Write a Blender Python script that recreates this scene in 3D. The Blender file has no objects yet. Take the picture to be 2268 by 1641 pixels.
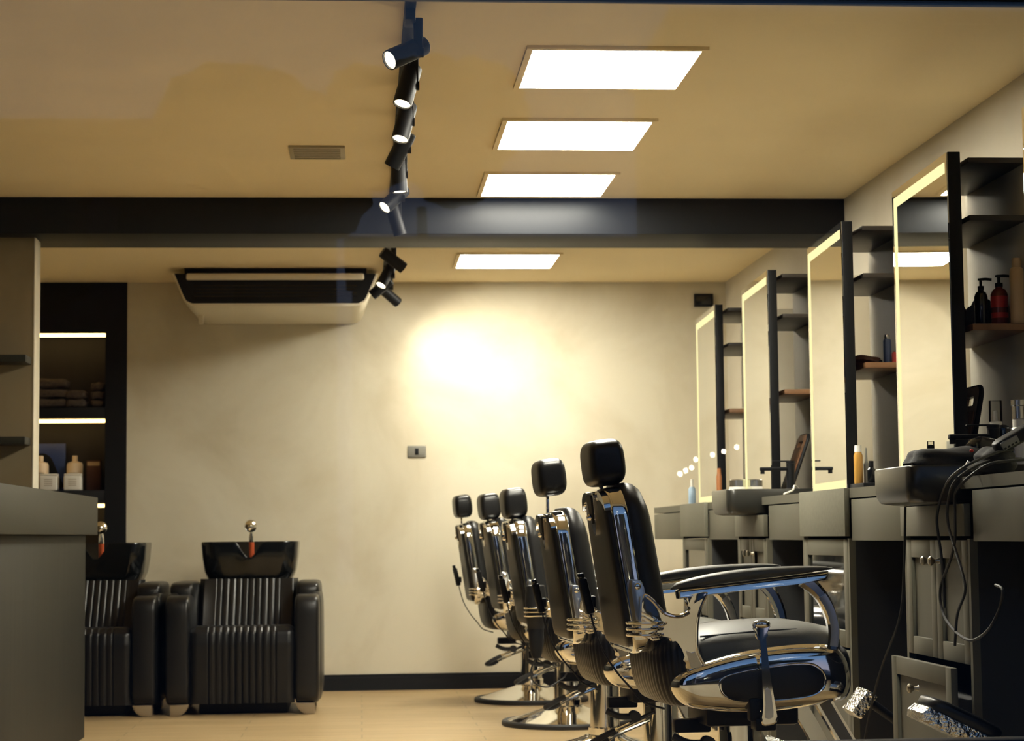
import bpy, bmesh, math, random
from mathutils import Vector, Matrix
random.seed(7)
SC = bpy.context.scene
COL = SC.collection
PI = math.pi

# ------------------------------------------------------------------ camera, world, exposure
CAM_H = 0.985
YAW, PITCH, ROLL = 0.0764, 0.0829, -0.0106
cam = bpy.data.cameras.new('camera')
cam.sensor_fit = 'HORIZONTAL'
cam.sensor_width = 36.0
cam.lens = 4400.0 / 2268.0 * 36.0
cam.clip_start = 0.05
cam.clip_end = 300
cam.dof.use_dof = True
cam.dof.focus_distance = 5.9
cam.dof.aperture_fstop = 7.5
camo = bpy.data.objects.new('camera', cam)
COL.objects.link(camo)
fw = Vector((math.sin(YAW)*math.cos(PITCH), math.cos(YAW)*math.cos(PITCH), math.sin(PITCH)))
rt = Vector((math.cos(YAW), -math.sin(YAW), 0))
up = rt.cross(fw)
r2 = rt*math.cos(ROLL) + up*math.sin(ROLL)
u2 = -rt*math.sin(ROLL) + up*math.cos(ROLL)
camo.matrix_world = Matrix(((r2.x, u2.x, -fw.x, 0), (r2.y, u2.y, -fw.y, 0), (r2.z, u2.z, -fw.z, CAM_H), (0, 0, 0, 1)))
SC.camera = camo

SC.view_settings.view_transform = 'Standard'
SC.view_settings.look = 'None'
SC.view_settings.gamma = 1.0
SC.view_settings.exposure = 0.0

PANEL_E = 67.0                      # ceiling panels
STRIP_E = 1.25                      # mirror light strips
SHELF_E = 8.0                       # warm shelf strips
LENS_E = 8.0                        # track heads
PANEL_C = (1.0, 0.95, 0.82)

wd = bpy.data.worlds.new('dusk_sky')
SC.world = wd
wd.use_nodes = True
nt = wd.node_tree
nt.nodes.clear()
wo = nt.nodes.new('ShaderNodeOutputWorld')
bg = nt.nodes.new('ShaderNodeBackground')
tc = nt.nodes.new('ShaderNodeTexCoord')
sx = nt.nodes.new('ShaderNodeSeparateXYZ')
cr = nt.nodes.new('ShaderNodeValToRGB')
cr.color_ramp.elements[0].position = 0.0
cr.color_ramp.elements[0].color = (0.30, 0.30, 0.42, 1)
cr.color_ramp.elements[1].position = 0.75
cr.color_ramp.elements[1].color = (0.035, 0.10, 0.26, 1)
e_ = cr.color_ramp.elements.new(0.25)
e_.color = (0.12, 0.23, 0.46, 1)
nt.links.new(tc.outputs['Generated'], sx.inputs[0])
nt.links.new(sx.outputs['Z'], cr.inputs['Fac'])
nt.links.new(cr.outputs['Color'], bg.inputs['Color'])
bg.inputs['Strength'].default_value = 1.15
nt.links.new(bg.outputs[0], wo.inputs['Surface'])

# ------------------------------------------------------------------ materials
def new_mat(name):
    m = bpy.data.materials.new(name)
    m.use_nodes = True
    n = m.node_tree.nodes
    return m, n, m.node_tree.links, n['Principled BSDF']

def mat(name, col, rough=0.5, metal=0.0, noise=0.0, nscale=8.0, bump=0.0, bscale=200.0, stretch=None, spec=0.5, coat=0.0):
    m, n, l, b = new_mat(name)
    b.inputs['Base Color'].default_value = (*col, 1)
    b.inputs['Roughness'].default_value = rough
    b.inputs['Metallic'].default_value = metal
    b.inputs['Specular IOR Level'].default_value = spec
    if coat:
        b.inputs['Coat Weight'].default_value = coat
        b.inputs['Coat Roughness'].default_value = 0.12
    t = n.new('ShaderNodeTexCoord')
    mp = n.new('ShaderNodeMapping')
    if stretch:
        mp.inputs['Scale'].default_value = stretch
    l.new(t.outputs['Object'], mp.inputs['Vector'])
    if noise > 0:
        x = n.new('ShaderNodeTexNoise')
        x.inputs['Scale'].default_value = nscale
        x.inputs['Detail'].default_value = 5
        l.new(mp.outputs[0], x.inputs['Vector'])
        r = n.new('ShaderNodeValToRGB')
        r.color_ramp.elements[0].position = 0.3
        r.color_ramp.elements[1].position = 0.7
        r.color_ramp.elements[0].color = (*[c*(1-noise) for c in col], 1)
        r.color_ramp.elements[1].color = (*[min(1, c*(1+noise)) for c in col], 1)
        l.new(x.outputs['Fac'], r.inputs['Fac'])
        l.new(r.outputs['Color'], b.inputs['Base Color'])
    if bump > 0:
        x = n.new('ShaderNodeTexNoise')
        x.inputs['Scale'].default_value = bscale
        x.inputs['Detail'].default_value = 3
        l.new(mp.outputs[0], x.inputs['Vector'])
        u = n.new('ShaderNodeBump')
        u.inputs['Strength'].default_value = bump
        u.inputs['Distance'].default_value = 0.002
        l.new(x.outputs['Fac'], u.inputs['Height'])
        l.new(u.outputs[0], b.inputs['Normal'])
    return m

def emit(name, col, strength):
    m = bpy.data.materials.new(name)
    m.use_nodes = True
    n = m.node_tree.nodes
    n.clear()
    o = n.new('ShaderNodeOutputMaterial')
    e = n.new('ShaderNodeEmission')
    e.inputs['Color'].default_value = (*col, 1)
    e.inputs['Strength'].default_value = strength
    m.node_tree.links.new(e.outputs[0], o.inputs['Surface'])
    return m

def pane_mat(name, tint=(1, 1, 1), ior=1.45):
    m = bpy.data.materials.new(name)
    m.use_nodes = True
    n = m.node_tree.nodes
    l = m.node_tree.links
    n.clear()
    o = n.new('ShaderNodeOutputMaterial')
    tr = n.new('ShaderNodeBsdfTransparent')
    tr.inputs['Color'].default_value = (*tint, 1)
    gl = n.new('ShaderNodeBsdfGlossy')
    gl.inputs['Roughness'].default_value = 0.0
    fr = n.new('ShaderNodeFresnel')
    fr.inputs['IOR'].default_value = ior
    mx = n.new('ShaderNodeMixShader')
    l.new(fr.outputs[0], mx.inputs[0])
    l.new(tr.outputs[0], mx.inputs[1])
    l.new(gl.outputs[0], mx.inputs[2])
    l.new(mx.outputs[0], o.inputs['Surface'])
    return m

def plaster(name, col, dark):
    """burnished cement plaster: broad clouds, fine marks and a shallow trowel bump"""
    m, n, l, b = new_mat(name)
    b.inputs['Roughness'].default_value = 0.62
    b.inputs['Specular IOR Level'].default_value = 0.3
    t = n.new('ShaderNodeTexCoord')
    x = n.new('ShaderNodeTexNoise')
    x.inputs['Scale'].default_value = 1.3
    x.inputs['Detail'].default_value = 8
    x.inputs['Roughness'].default_value = 0.62
    x.inputs['Distortion'].default_value = 0.6
    l.new(t.outputs['Object'], x.inputs['Vector'])
    r = n.new('ShaderNodeValToRGB')
    r.color_ramp.elements[0].position = 0.34
    r.color_ramp.elements[1].position = 0.58
    r.color_ramp.elements[0].color = (*dark, 1)
    r.color_ramp.elements[1].color = (*col, 1)
    l.new(x.outputs['Fac'], r.inputs['Fac'])
    l.new(r.outputs['Color'], b.inputs['Base Color'])
    y = n.new('ShaderNodeTexNoise')
    y.inputs['Scale'].default_value = 9
    y.inputs['Detail'].default_value = 6
    l.new(t.outputs['Object'], y.inputs['Vector'])
    u = n.new('ShaderNodeBump')
    u.inputs['Strength'].default_value = 0.12
    u.inputs['Distance'].default_value = 0.004
    l.new(y.outputs['Fac'], u.inputs['Height'])
    l.new(u.outputs[0], b.inputs['Normal'])
    return m

def wood_floor():
    m, n, l, b = new_mat('wood_floor')
    b.inputs['Roughness'].default_value = 0.38
    t = n.new('ShaderNodeTexCoord')
    br = n.new('ShaderNodeTexBrick')
    br.inputs['Scale'].default_value = 1.0
    br.inputs['Brick Width'].default_value = 1.2
    br.inputs['Row Height'].default_value = 0.18
    br.inputs['Mortar Size'].default_value = 0.003
    br.inputs['Color1'].default_value = (0.47, 0.345, 0.18, 1)
    br.inputs['Color2'].default_value = (0.40, 0.285, 0.14, 1)
    br.inputs['Mortar'].default_value = (0.26, 0.19, 0.10, 1)
    l.new(t.outputs['Object'], br.inputs['Vector'])
    mp = n.new('ShaderNodeMapping')
    mp.inputs['Scale'].default_value = (1.2, 22, 1)
    l.new(t.outputs['Object'], mp.inputs['Vector'])
    x = n.new('ShaderNodeTexNoise')
    x.inputs['Scale'].default_value = 2.2
    x.inputs['Detail'].default_value = 6
    l.new(mp.outputs[0], x.inputs['Vector'])
    mx = n.new('ShaderNodeMixRGB')
    mx.blend_type = 'MULTIPLY'
    mx.inputs[0].default_value = 0.55
    l.new(br.outputs['Color'], mx.inputs[1])
    r = n.new('ShaderNodeValToRGB')
    r.color_ramp.elements[0].color = (0.55, 0.5, 0.45, 1)
    r.color_ramp.elements[1].color = (1.0, 1.0, 1.0, 1)
    r.color_ramp.elements[0].position = 0.3
    r.color_ramp.elements[1].position = 0.65
    l.new(x.outputs['Fac'], r.inputs['Fac'])
    l.new(r.outputs['Color'], mx.inputs[2])
    l.new(mx.outputs[0], b.inputs['Base Color'])
    return m

M = {}
M['wall'] = plaster('cement_plaster', (0.62, 0.575, 0.45), (0.52, 0.465, 0.345))
M['wall_side'] = plaster('cement_plaster_side', (0.56, 0.52, 0.42), (0.50, 0.45, 0.35))
M['partition'] = plaster('partition_plaster', (0.21, 0.165, 0.095), (0.17, 0.13, 0.07))
M['ceiling'] = mat('ceiling_paint', (0.86, 0.715, 0.45), 0.8, noise=0.03, nscale=2)
M['beam'] = mat('black_paint', (0.008, 0.009, 0.011), 0.55, spec=0.25)
M['floor'] = wood_floor()
M['black'] = mat('matt_black', (0.006, 0.0065, 0.008), 0.5, spec=0.22)
M['black_gloss'] = mat('gloss_black', (0.006, 0.007, 0.008), 0.12)
M['void'] = mat('black_panel', (0.004, 0.005, 0.007), 0.6, spec=0.2)
M['leather'] = mat('black_leather', (0.009, 0.009, 0.0095), 0.40, bump=0.25, bscale=350, spec=0.36)
M['leather_soft'] = mat('black_leather_soft', (0.006, 0.006, 0.0065), 0.34, bump=0.2, bscale=220, spec=0.36)
M['seat_leather'] = mat('seat_leather', (0.060, 0.059, 0.050), 0.48, bump=0.2, bscale=350)
M['chrome'] = mat('chrome', (0.86, 0.85, 0.82), 0.06, metal=1.0)
M['cast_chrome'] = mat('cast_chrome', (0.84, 0.83, 0.80), 0.07, metal=1.0, bump=0.9, bscale=11)
M['chrome_soft'] = mat('brushed_chrome', (0.50, 0.50, 0.49), 0.28, metal=1.0)
M['chrome_emb'] = mat('embossed_chrome', (0.82, 0.82, 0.78), 0.12, metal=1.0, bump=1.0, bscale=60)
for n_ in M['chrome_emb'].node_tree.nodes:
    if n_.type == 'BUMP':
        n_.inputs['Distance'].default_value = 0.012
M['rubber'] = mat('black_rubber', (0.012, 0.012, 0.012), 0.6)
M['cab'] = mat('olive_grey_laminate', (0.088, 0.083, 0.061), 0.5, spec=0.35, noise=0.05, nscale=3, stretch=(6, 6, 0.8))
M['cab_speck'] = mat('olive_grey_speckled', (0.125, 0.12, 0.09), 0.5, spec=0.35, noise=0.12, nscale=60)
M['carcass'] = mat('dark_carcass', (0.012, 0.013, 0.014), 0.6)
M['desk_top'] = mat('desk_grey_paint', (0.014, 0.0136, 0.0078), 0.5, spec=0.25)
M['desk_body'] = mat('desk_dark_wood', (0.011, 0.0102, 0.0062), 0.6, spec=0.25, noise=0.4, nscale=3.5, stretch=(9, 9, 0.5))
M['sink'] = mat('dark_ceramic', (0.022, 0.022, 0.019), 0.28)
M['knob'] = mat('pewter', (0.45, 0.42, 0.35), 0.3, metal=1.0)
M['mirror'] = mat('silvered_mirror', (0.90, 0.91, 0.88), 0.0, metal=1.0)
M['strip'] = emit('mirror_light', (1.0, 0.90, 0.46), STRIP_E)
M['shelf_strip'] = emit('warm_strip', (1.0, 0.66, 0.24), SHELF_E)
M['panel'] = emit('light_panel', PANEL_C, PANEL_E)
M['lens_on'] = emit('lit_lens', (1.0, 0.86, 0.58), LENS_E)
M['lens_off'] = mat('frosted_lens', (0.55, 0.5, 0.42), 0.4)
M['shelf_top'] = mat('walnut_edge', (0.20, 0.10, 0.045), 0.45, noise=0.2, nscale=6, stretch=(1, 8, 1))
M['shelf'] = mat('dark_shelf_board', (0.035, 0.028, 0.022), 0.45, noise=0.15, nscale=5, stretch=(1, 8, 1))
M['white'] = mat('white_plastic', (0.72, 0.66, 0.52), 0.4)
M['white_pure'] = mat('clean_white', (0.80, 0.78, 0.72), 0.35)
M['cream'] = mat('cream_plastic', (0.75, 0.60, 0.42), 0.4)
M['print'] = mat('grey_print', (0.42, 0.36, 0.28), 0.6)
M['grey'] = mat('grey_plastic', (0.17, 0.165, 0.14), 0.45)
M['grey_vent'] = mat('grey_vent', (0.36, 0.31, 0.21), 0.6)
M['towel'] = mat('dark_towel', (0.075, 0.055, 0.042), 0.95, noise=0.3, nscale=50, bump=1.0, bscale=120)
M['blue'] = mat('blue_print', (0.02, 0.05, 0.22), 0.4)
M['amber'] = mat('amber_liquid', (0.45, 0.24, 0.05), 0.25)
M['orange'] = mat('orange_plastic', (0.36, 0.14, 0.05), 0.35)
M['tan'] = mat('tan_can', (0.48, 0.34, 0.20), 0.35)
M['red'] = mat('red_label', (0.50, 0.035, 0.025), 0.4)
M['darkred'] = mat('dark_red_liquid', (0.16, 0.035, 0.025), 0.2)
M['bluecan'] = mat('blue_can', (0.06, 0.09, 0.20), 0.3)
M['steel'] = mat('satin_steel', (0.6, 0.6, 0.58), 0.25, metal=1.0)
M['wood'] = mat('brown_wood', (0.22, 0.11, 0.055), 0.4, noise=0.3, nscale=5, stretch=(1, 8, 1))
M['niche_wood'] = mat('dark_brown_board', (0.014, 0.008, 0.004), 0.5, noise=0.2, nscale=4, stretch=(8, 8, 1))
M['brown_cloth'] = mat('brown_cloth', (0.10, 0.045, 0.032), 0.9, bump=0.5, bscale=90)
M['black_cloth'] = mat('black_cloth', (0.012, 0.012, 0.013), 0.85, bump=0.5, bscale=90)
M['foot_tan'] = mat('tan_foot', (0.24, 0.175, 0.10), 0.4)
M['redhose'] = mat('red_hose', (0.50, 0.09, 0.03), 0.35)
M['clear'] = pane_mat('clear_plastic', (0.86, 0.86, 0.84))
M['glass_dark'] = mat('black_glass', (0.006, 0.007, 0.008), 0.04)
M['pane'] = pane_mat('shop_glass', (0.985, 0.985, 0.97))
M['asphalt'] = mat('pavement', (0.06, 0.06, 0.065), 0.9, noise=0.2, nscale=20)
M['leafdark'] = mat('dark_leaves', (0.02, 0.03, 0.015), 0.9, noise=0.4, nscale=6)
M['trunk'] = mat('bark', (0.04, 0.03, 0.025), 0.9)
M['facade'] = mat('dusky_render', (0.05, 0.047, 0.05), 0.9, noise=0.1, nscale=2)
M['winlit'] = emit('lit_window', (1.0, 0.62, 0.28), 1.5)
M['bulb'] = emit('bulb_glow', (1.0, 0.92, 0.72), 45.0)

# ------------------------------------------------------------------ mesh helpers
class MB:
    def __init__(s):
        s.bm = bmesh.new()

    def _tag(s, verts, T):
        if T is not None:
            for v in verts:
                v.co = T @ v.co

    def box(s, x0, x1, y0, y1, z0, z1, bevel=0.0, seg=2, T=None):
        r = bmesh.ops.create_cube(s.bm, size=1.0)
        vs = r['verts']
        for v in vs:
            v.co = Vector(((x0+x1)/2 + v.co.x*(x1-x0), (y0+y1)/2 + v.co.y*(y1-y0), (z0+z1)/2 + v.co.z*(z1-z0)))
        if bevel > 0:
            es = list({e for v in vs for e in v.link_edges})
            r2_ = bmesh.ops.bevel(s.bm, geom=es, offset=bevel, segments=seg, affect='EDGES', profile=0.5)
            vs = list({v for f in r2_['faces'] for v in f.verts} | {v for v in vs if v.is_valid})
        s._tag(vs, T)
        return s

    def loft(s, rings, caps=True, closed=True, T=None):
        R = []
        for ring in rings:
            R.append([s.bm.verts.new(T @ Vector(p) if T is not None else Vector(p)) for p in ring])
        n = len(R[0])
        for a, b in zip(R, R[1:]):
            for i in range(n if closed else n-1):
                j = (i+1) % n
                s.bm.faces.new((a[i], a[j], b[j], b[i]))
        if caps:
            s.bm.faces.new(R[0][::-1])
            s.bm.faces.new(R[-1])
        return s

    def lathe(s, prof, c=(0, 0, 0), n=32, T=None, sx=1.0, sy=1.0):
        """prof: list of (r, z); axis z through c"""
        rings = [[(c[0]+sx*r*math.cos(2*PI*i/n), c[1]+sy*r*math.sin(2*PI*i/n), c[2]+z) for i in range(n)] for r, z in [(max(r, 1e-4), z) for r, z in prof]]
        return s.loft(rings, T=T)

    def tube(s, pts, r, n=10, smooth=True, T=None, flat=1.0):
        P = [Vector(p) for p in pts]
        if smooth and len(P) > 2:
            P = spline(P, 6)
        rr = r if isinstance(r, (list, tuple)) else None
        rings = []
        ref = None
        for i, p in enumerate(P):
            t = (P[min(i+1, len(P)-1)] - P[max(i-1, 0)]).normalized()
            if ref is None:
                ref = Vector((0, 0, 1)) if abs(t.z) < 0.9 else Vector((1, 0, 0))
            a = (ref - t*ref.dot(t)).normalized()
            ref = a
            b = t.cross(a)
            if rr:
                f = i/(len(P)-1)*(len(rr)-1)
                k = min(int(f), len(rr)-2)
                rad = rr[k]*(1-(f-k)) + rr[k+1]*(f-k)
            else:
                rad = r
            rings.append([p + a*(rad*math.cos(2*PI*j/n)) + b*(rad*flat*math.sin(2*PI*j/n)) for j in range(n)])
        return s.loft(rings, T=T)

    def torus(s, c, R_, r_, n=36, m=10, T=None, axis='z'):
        V = []
        for i in range(n):
            a = 2*PI*i/n
            ring = []
            for j in range(m):
                b = 2*PI*j/m
                x, y, z = (R_+r_*math.cos(b))*math.cos(a), (R_+r_*math.cos(b))*math.sin(a), r_*math.sin(b)
                if axis == 'y':
                    y, z = z, y
                if axis == 'x':
                    x, z = z, x
                p = Vector((c[0]+x, c[1]+y, c[2]+z))
                ring.append(s.bm.verts.new(T @ p if T is not None else p))
            V.append(ring)
        for i in range(n):
            for j in range(m):
                s.bm.faces.new((V[i][j], V[(i+1) % n][j], V[(i+1) % n][(j+1) % m], V[i][(j+1) % m]))
        return s

    def sq(s, c, a, e1=0.4, e2=0.4, nu=40, nv=24, T=None, fn=None):
        """superquadric rounded block; e small = boxy"""
        def pw(v, e):
            return math.copysign(abs(v)**e, v)
        rings = []
        for j in range(1, nv):
            v = -PI/2 + PI*j/nv
            ring = []
            for i in range(nu):
                u = 2*PI*i/nu
                p = Vector((a[0]*pw(math.cos(v), e1)*pw(math.cos(u), e2), a[1]*pw(math.cos(v), e1)*pw(math.sin(u), e2), a[2]*pw(math.sin(v), e1)))
                if fn:
                    p = fn(p)
                ring.append(p + Vector(c))
            rings.append(ring)
        return s.loft(rings, T=T)

    def prism(s, pts, y0, y1, bevel=0.0, axis='y', T=None, seg=2, dome=None):
        """extrude a 2D outline (a, b): axis y -> (a, y, b); axis x -> (x, a, b); axis z -> (a, b, z)"""
        def P(p, t):
            if axis == 'y':
                return (p[0], t, p[1])
            if axis == 'x':
                return (t, p[0], p[1])
            return (p[0], p[1], t)
        a = [s.bm.verts.new(P(p, y0)) for p in pts]
        b = [s.bm.verts.new(P(p, y1)) for p in pts]
        n = len(pts)
        f0 = s.bm.faces.new(a[::-1])
        f1 = s.bm.faces.new(b)
        for i in range(n):
            s.bm.faces.new((a[i], a[(i+1) % n], b[(i+1) % n], b[i]))
        vs = a+b
        if bevel > 0:
            es = list(f0.edges)+list(f1.edges)
            r = bmesh.ops.bevel(s.bm, geom=es, offset=bevel, segments=seg, affect='EDGES', profile=0.5)
            vs = list({v for f in r['faces'] for v in f.verts} | {v for v in vs if v.is_valid})
        if dome:
            bmesh.ops.recalc_face_normals(s.bm, faces=s.bm.faces)
            big = [f for f in s.bm.faces if f.is_valid and len(f.verts) == n]
            for th, dp in dome:
                bmesh.ops.inset_individual(s.bm, faces=big, thickness=th, depth=dp)
            vs = list(s.bm.verts)
        s._tag(vs, T)
        return s

    def grid(s, F, nu, nv, thick=None):
        V = [[s.bm.verts.new(F(i/(nu-1), j/(nv-1))) for j in range(nv)] for i in range(nu)]
        for i in range(nu-1):
            for j in range(nv-1):
                s.bm.faces.new((V[i][j], V[i+1][j], V[i+1][j+1], V[i][j+1]))
        return s

    def build(s, name, m, parent=None, loc=None, rot=None, angle=35, flat=False):
        bm = s.bm
        bmesh.ops.remove_doubles(bm, verts=bm.verts, dist=1e-6)
        bmesh.ops.recalc_face_normals(bm, faces=bm.faces)
        ca = math.radians(angle)
        for f in bm.faces:
            f.smooth = not flat
        for e in bm.edges:
            if len(e.link_faces) == 2:
                e.smooth = e.calc_face_angle(0) < ca
        me = bpy.data.meshes.new(name)
        bm.to_mesh(me)
        bm.free()
        me.materials.append(M[m] if isinstance(m, str) else m)
        o = bpy.data.objects.new(name, me)
        COL.objects.link(o)
        if parent:
            o.parent = parent
        if loc:
            o.location = loc
        if rot:
            o.rotation_euler = rot
        return o

def spline(P, k=6, closed=False):
    out = []
    n = len(P)
    rng = range(n) if closed else range(n-1)
    for i in rng:
        if closed:
            p0, p1, p2, p3 = P[(i-1) % n], P[i], P[(i+1) % n], P[(i+2) % n]
        else:
            p0, p1, p2, p3 = P[max(i-1, 0)], P[i], P[i+1], P[min(i+2, n-1)]
        for j in range(k):
            t = j/k
            out.append(0.5*((2*p1)+(-p0+p2)*t+(2*p0-5*p1+4*p2-p3)*t*t+(-p0+3*p1-3*p2+p3)*t*t*t))
    if not closed:
        out.append(P[-1])
    return out

def smooth2(pts, k=4, closed=True):
    return [(v.x, v.y) for v in spline([Vector((a, b, 0)) for a, b in pts], k, closed)]

def rrect(w, h, rb, rtp, n=8):
    """rounded rectangle outline in (y, s), s from 0 to h"""
    out = []
    for cx_, cy_, r_, a0 in ((w/2-rb, rb, rb, -90), (w/2-rtp, h-rtp, rtp, 0), (-w/2+rtp, h-rtp, rtp, 90), (-w/2+rb, rb, rb, 180)):
        for i in range(n+1):
            a = math.radians(a0+90*i/n)
            out.append((cx_+r_*math.cos(a), cy_+r_*math.sin(a)))
    return out

def resample(pts, n):
    P = [Vector((a, b, 0)) for a, b in pts]
    P.append(P[0])
    ln = [0.0]
    for a, b in zip(P, P[1:]):
        ln.append(ln[-1]+(b-a).length)
    out = []
    k = 0
    for i in range(n):
        t = ln[-1]*i/n
        while ln[k+1] < t:
            k += 1
        f = (t-ln[k])/max(1e-9, ln[k+1]-ln[k])
        q = P[k]*(1-f)+P[k+1]*f
        out.append((q.x, q.y))
    return out

def thing(name, label, cat, loc=(0, 0, 0), rz=0.0, group=None):
    o = bpy.data.objects.new(name, None)
    o.empty_display_size = 0.05
    COL.objects.link(o)
    o.location = loc
    o.rotation_euler = (0, 0, rz)
    o['label'] = label
    o['category'] = cat
    if group:
        o['group'] = group
    return o

def tag(o, label, cat, group=None):
    o['label'] = label
    o['category'] = cat
    if group:
        o['group'] = group
    return o

def struct(o):
    o['kind'] = 'structure'
    return o

def kids(o):
    return [c for c in bpy.data.objects if c.parent == o]

def dup(root, loc, rz=None, label=None, group=None):
    r = root.copy()
    COL.objects.link(r)
    r.location = loc
    if rz is not None:
        r.rotation_euler = (0, 0, rz)
    if label:
        r['label'] = label
    if group:
        r['group'] = group
    for ch in kids(root):
        c = ch.copy()
        COL.objects.link(c)
        c.parent = r
        for g in kids(ch):
            d = g.copy()
            COL.objects.link(d)
            d.parent = c
    return r

# ------------------------------------------------------------------ the setting
YW, YF, XR, XL, H = 12.97, 4.4, 2.422, -3.2, 2.65
NX0, NX1 = -1.507, -2.75            # the black niche let into the back wall
struct(MB().box(XL, XR, YF+0.06, YW, -0.08, 0).build('floor', 'floor', flat=True))
struct(MB().box(XL-0.1, XR+0.1, YF-0.1, YW+0.5, H, H+0.1).build('ceiling', 'ceiling', flat=True))
struct(MB().box(XR, XR+0.12, YF-0.1, YW+0.5, -0.08, H).build('wall_right', 'wall_side', flat=True))
struct(MB().box(XL-0.12, XL, YF-0.1, YW+0.5, -0.08, H).build('wall_left', 'wall_side', flat=True))
wb = MB()
wb.box(NX0, XR, YW, YW+0.12, -0.08, H)
wb.box(XL, NX1, YW, YW+0.12, -0.08, H)
struct(wb.build('wall_back', 'wall', flat=True))
struct(MB().box(XL, XR, 9.70, 10.18, 2.47, H, 0.004).build('trim_1', 'beam'))
bb = MB()
bb.box(NX0+0.002, 1.75, YW-0.018, YW, 0, 0.085)
bb.box(NX0+0.002, 1.75, YW-0.012, YW, 0.085, 0.104)
struct(bb.build('baseboard_back', 'black'))
struct(MB().box(XL, -1.596, 9.83, 9.985, 0, 2.47).build('wall_partition', 'partition', flat=True))
struct(MB().box(-1.596, -1.590, 9.828, 9.987, 0, 2.47, 0.001).build('trim_3', 'white'))
# shop front: parapet, head wall, frame and pane
struct(MB().box(XL, XR, YF-0.02, YF+0.06, -0.1, 0.45).build('wall_front', 'wall_side', flat=True))
struct(MB().box(XL, XR, YF-0.02, YF+0.06, 2.27, H).build('wall_front_head', 'wall_side', flat=True))
win = struct(bpy.data.objects.new('window_1', None))
COL.objects.link(win)
win.location = (0, YF, 0)
f_ = MB()
f_.box(XL, XR, -0.03, 0.035, 0.45, 0.522, 0.004)
f_.box(XL, XR, -0.03, 0.035, 2.205, 2.27, 0.004)
f_.box(XL, XL+0.06, -0.03, 0.035, 0.52, 2.2, 0.004)
f_.box(XR-0.03, XR, -0.03, 0.035, 0.52, 2.2, 0.004)
f_.build('window_frame', 'black', win)
MB().box(XL+0.06, XR-0.03, -0.005, 0.005, 0.522, 2.205).build('window_pane', 'pane', win, flat=True)
g_ = MB()
g_.box(XL+0.06, XR-0.03, 0.006, 0.02, 2.193, 2.205)
g_.build('window_bead', 'desk_top', win)

# ------------------------------------------------------------------ ceiling fixtures
PX, PS = 0.593, 0.584
pan = [(6.654, 'largest visible square ceiling light panel, first in from the shop window'),
       (7.829, 'square ceiling light panel between the largest one and the one beside the black beam'),
       (9.005, 'square ceiling light panel close against the near side of the black beam'),
       (11.618, 'square ceiling light panel beyond the black beam, beside the back wall')]
pr0 = None
for y, lab in pan:
    if pr0 is None:
        pr0 = thing('ceiling_light', lab, 'ceiling light', (PX+PS/2, y+PS/2, H), 0, 'square light panels in a row on the ceiling')
        h = PS/2
        b = MB()
        b.box(-h-0.022, h+0.022, -h-0.022, -h, -0.012, 0)
        b.box(-h-0.022, h+0.022, h, h+0.022, -0.012, 0)
        b.box(-h-0.022, -h, -h, h, -0.012, 0)
        b.box(h, h+0.022, -h, h, -0.012, 0)
        b.build('frame', 'ceiling', pr0)
        MB().box(-h, h, -h, h, -0.010, -0.001).build('diffuser', 'panel', pr0, flat=True)
    else:
        dup(pr0, (PX+PS/2, y+PS/2, H), 0, lab)

t = thing('ceiling_vent', 'small square grey plate on the tan ceiling left of the track lights', 'vent', (-0.182, 8.52, H))
b = MB()
b.box(-0.12, 0.12, -0.13, 0.13, -0.012, 0, 0.003)
b.build('plate', 'grey_vent', t)
b = MB()
for k in range(6):
    b.box(-0.10, 0.10, -0.105+k*0.04, -0.09+k*0.04, -0.016, -0.011)
b.build('slats', 'grey_vent', t)

# track rails and heads
RX = 0.160
tag(MB().box(RX-0.0175, RX+0.0175, YF+0.06, 9.70, H-0.022, H, 0.002).build('track_rail', 'black'),
    'black lighting track on the ceiling between window and black beam', 'lighting track')
tag(MB().box(RX-0.0175, RX+0.0175, 10.18, 12.75, H-0.022, H, 0.002).build('track_rail', 'black'),
    'short black lighting track on the ceiling beyond the black beam', 'lighting track')

def aim(d):
    d = Vector(d).normalized()
    return d.to_track_quat('-Z', 'Y')
heads = [
    ((0.150, 6.14), (-0.72, -0.48, -0.44), 1, 'black track spotlight nearest the window, turned sharply to the left, lens glowing'),
    ((0.163, 6.60), (-0.25, -0.30, -0.9), 1, 'second track spotlight from the window, hanging nearly upright with glowing lens'),
    ((0.165, 7.19), (-0.22, -0.30, -0.9), 1, 'third track spotlight from the window, hanging nearly upright with glowing lens'),
    ((0.160, 7.71), (-0.45, 0.25, -0.85), 0, 'fourth track spotlight from the window, tilted away with its lens hidden'),
    ((0.165, 8.26), (0.04, -0.06, -0.98), 1, 'fifth track spotlight from the window, pointing straight down'),
    ((0.156, 8.84), (-0.62, -0.45, -0.65), 1, 'track spotlight just in front of the black beam, turned left with a round glowing lens'),
    ((0.172, 9.45), (0.28, 0.12, -0.95), 0, 'track spotlight against the black beam, leaning right with lens hidden'),
    ((0.180, 10.84), (0.78, 0.25, -0.58), 0, 'first track spotlight beyond the black beam, pointing down to the right'),
    ((0.152, 11.50), (-0.42, -0.38, -0.8), 1, 'track spotlight beyond the black beam with a lit lens beside the air conditioner'),
    ((0.130, 12.05), (-0.75, 0.15, -0.6), 0, 'track spotlight overlapping the air conditioner corner, pointing left with lens hidden'),
    ((0.185, 12.45), (0.86, 0.50, -0.70), 2, 'last track spotlight on the rail, pointing down to the right at the back wall'),
]
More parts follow.
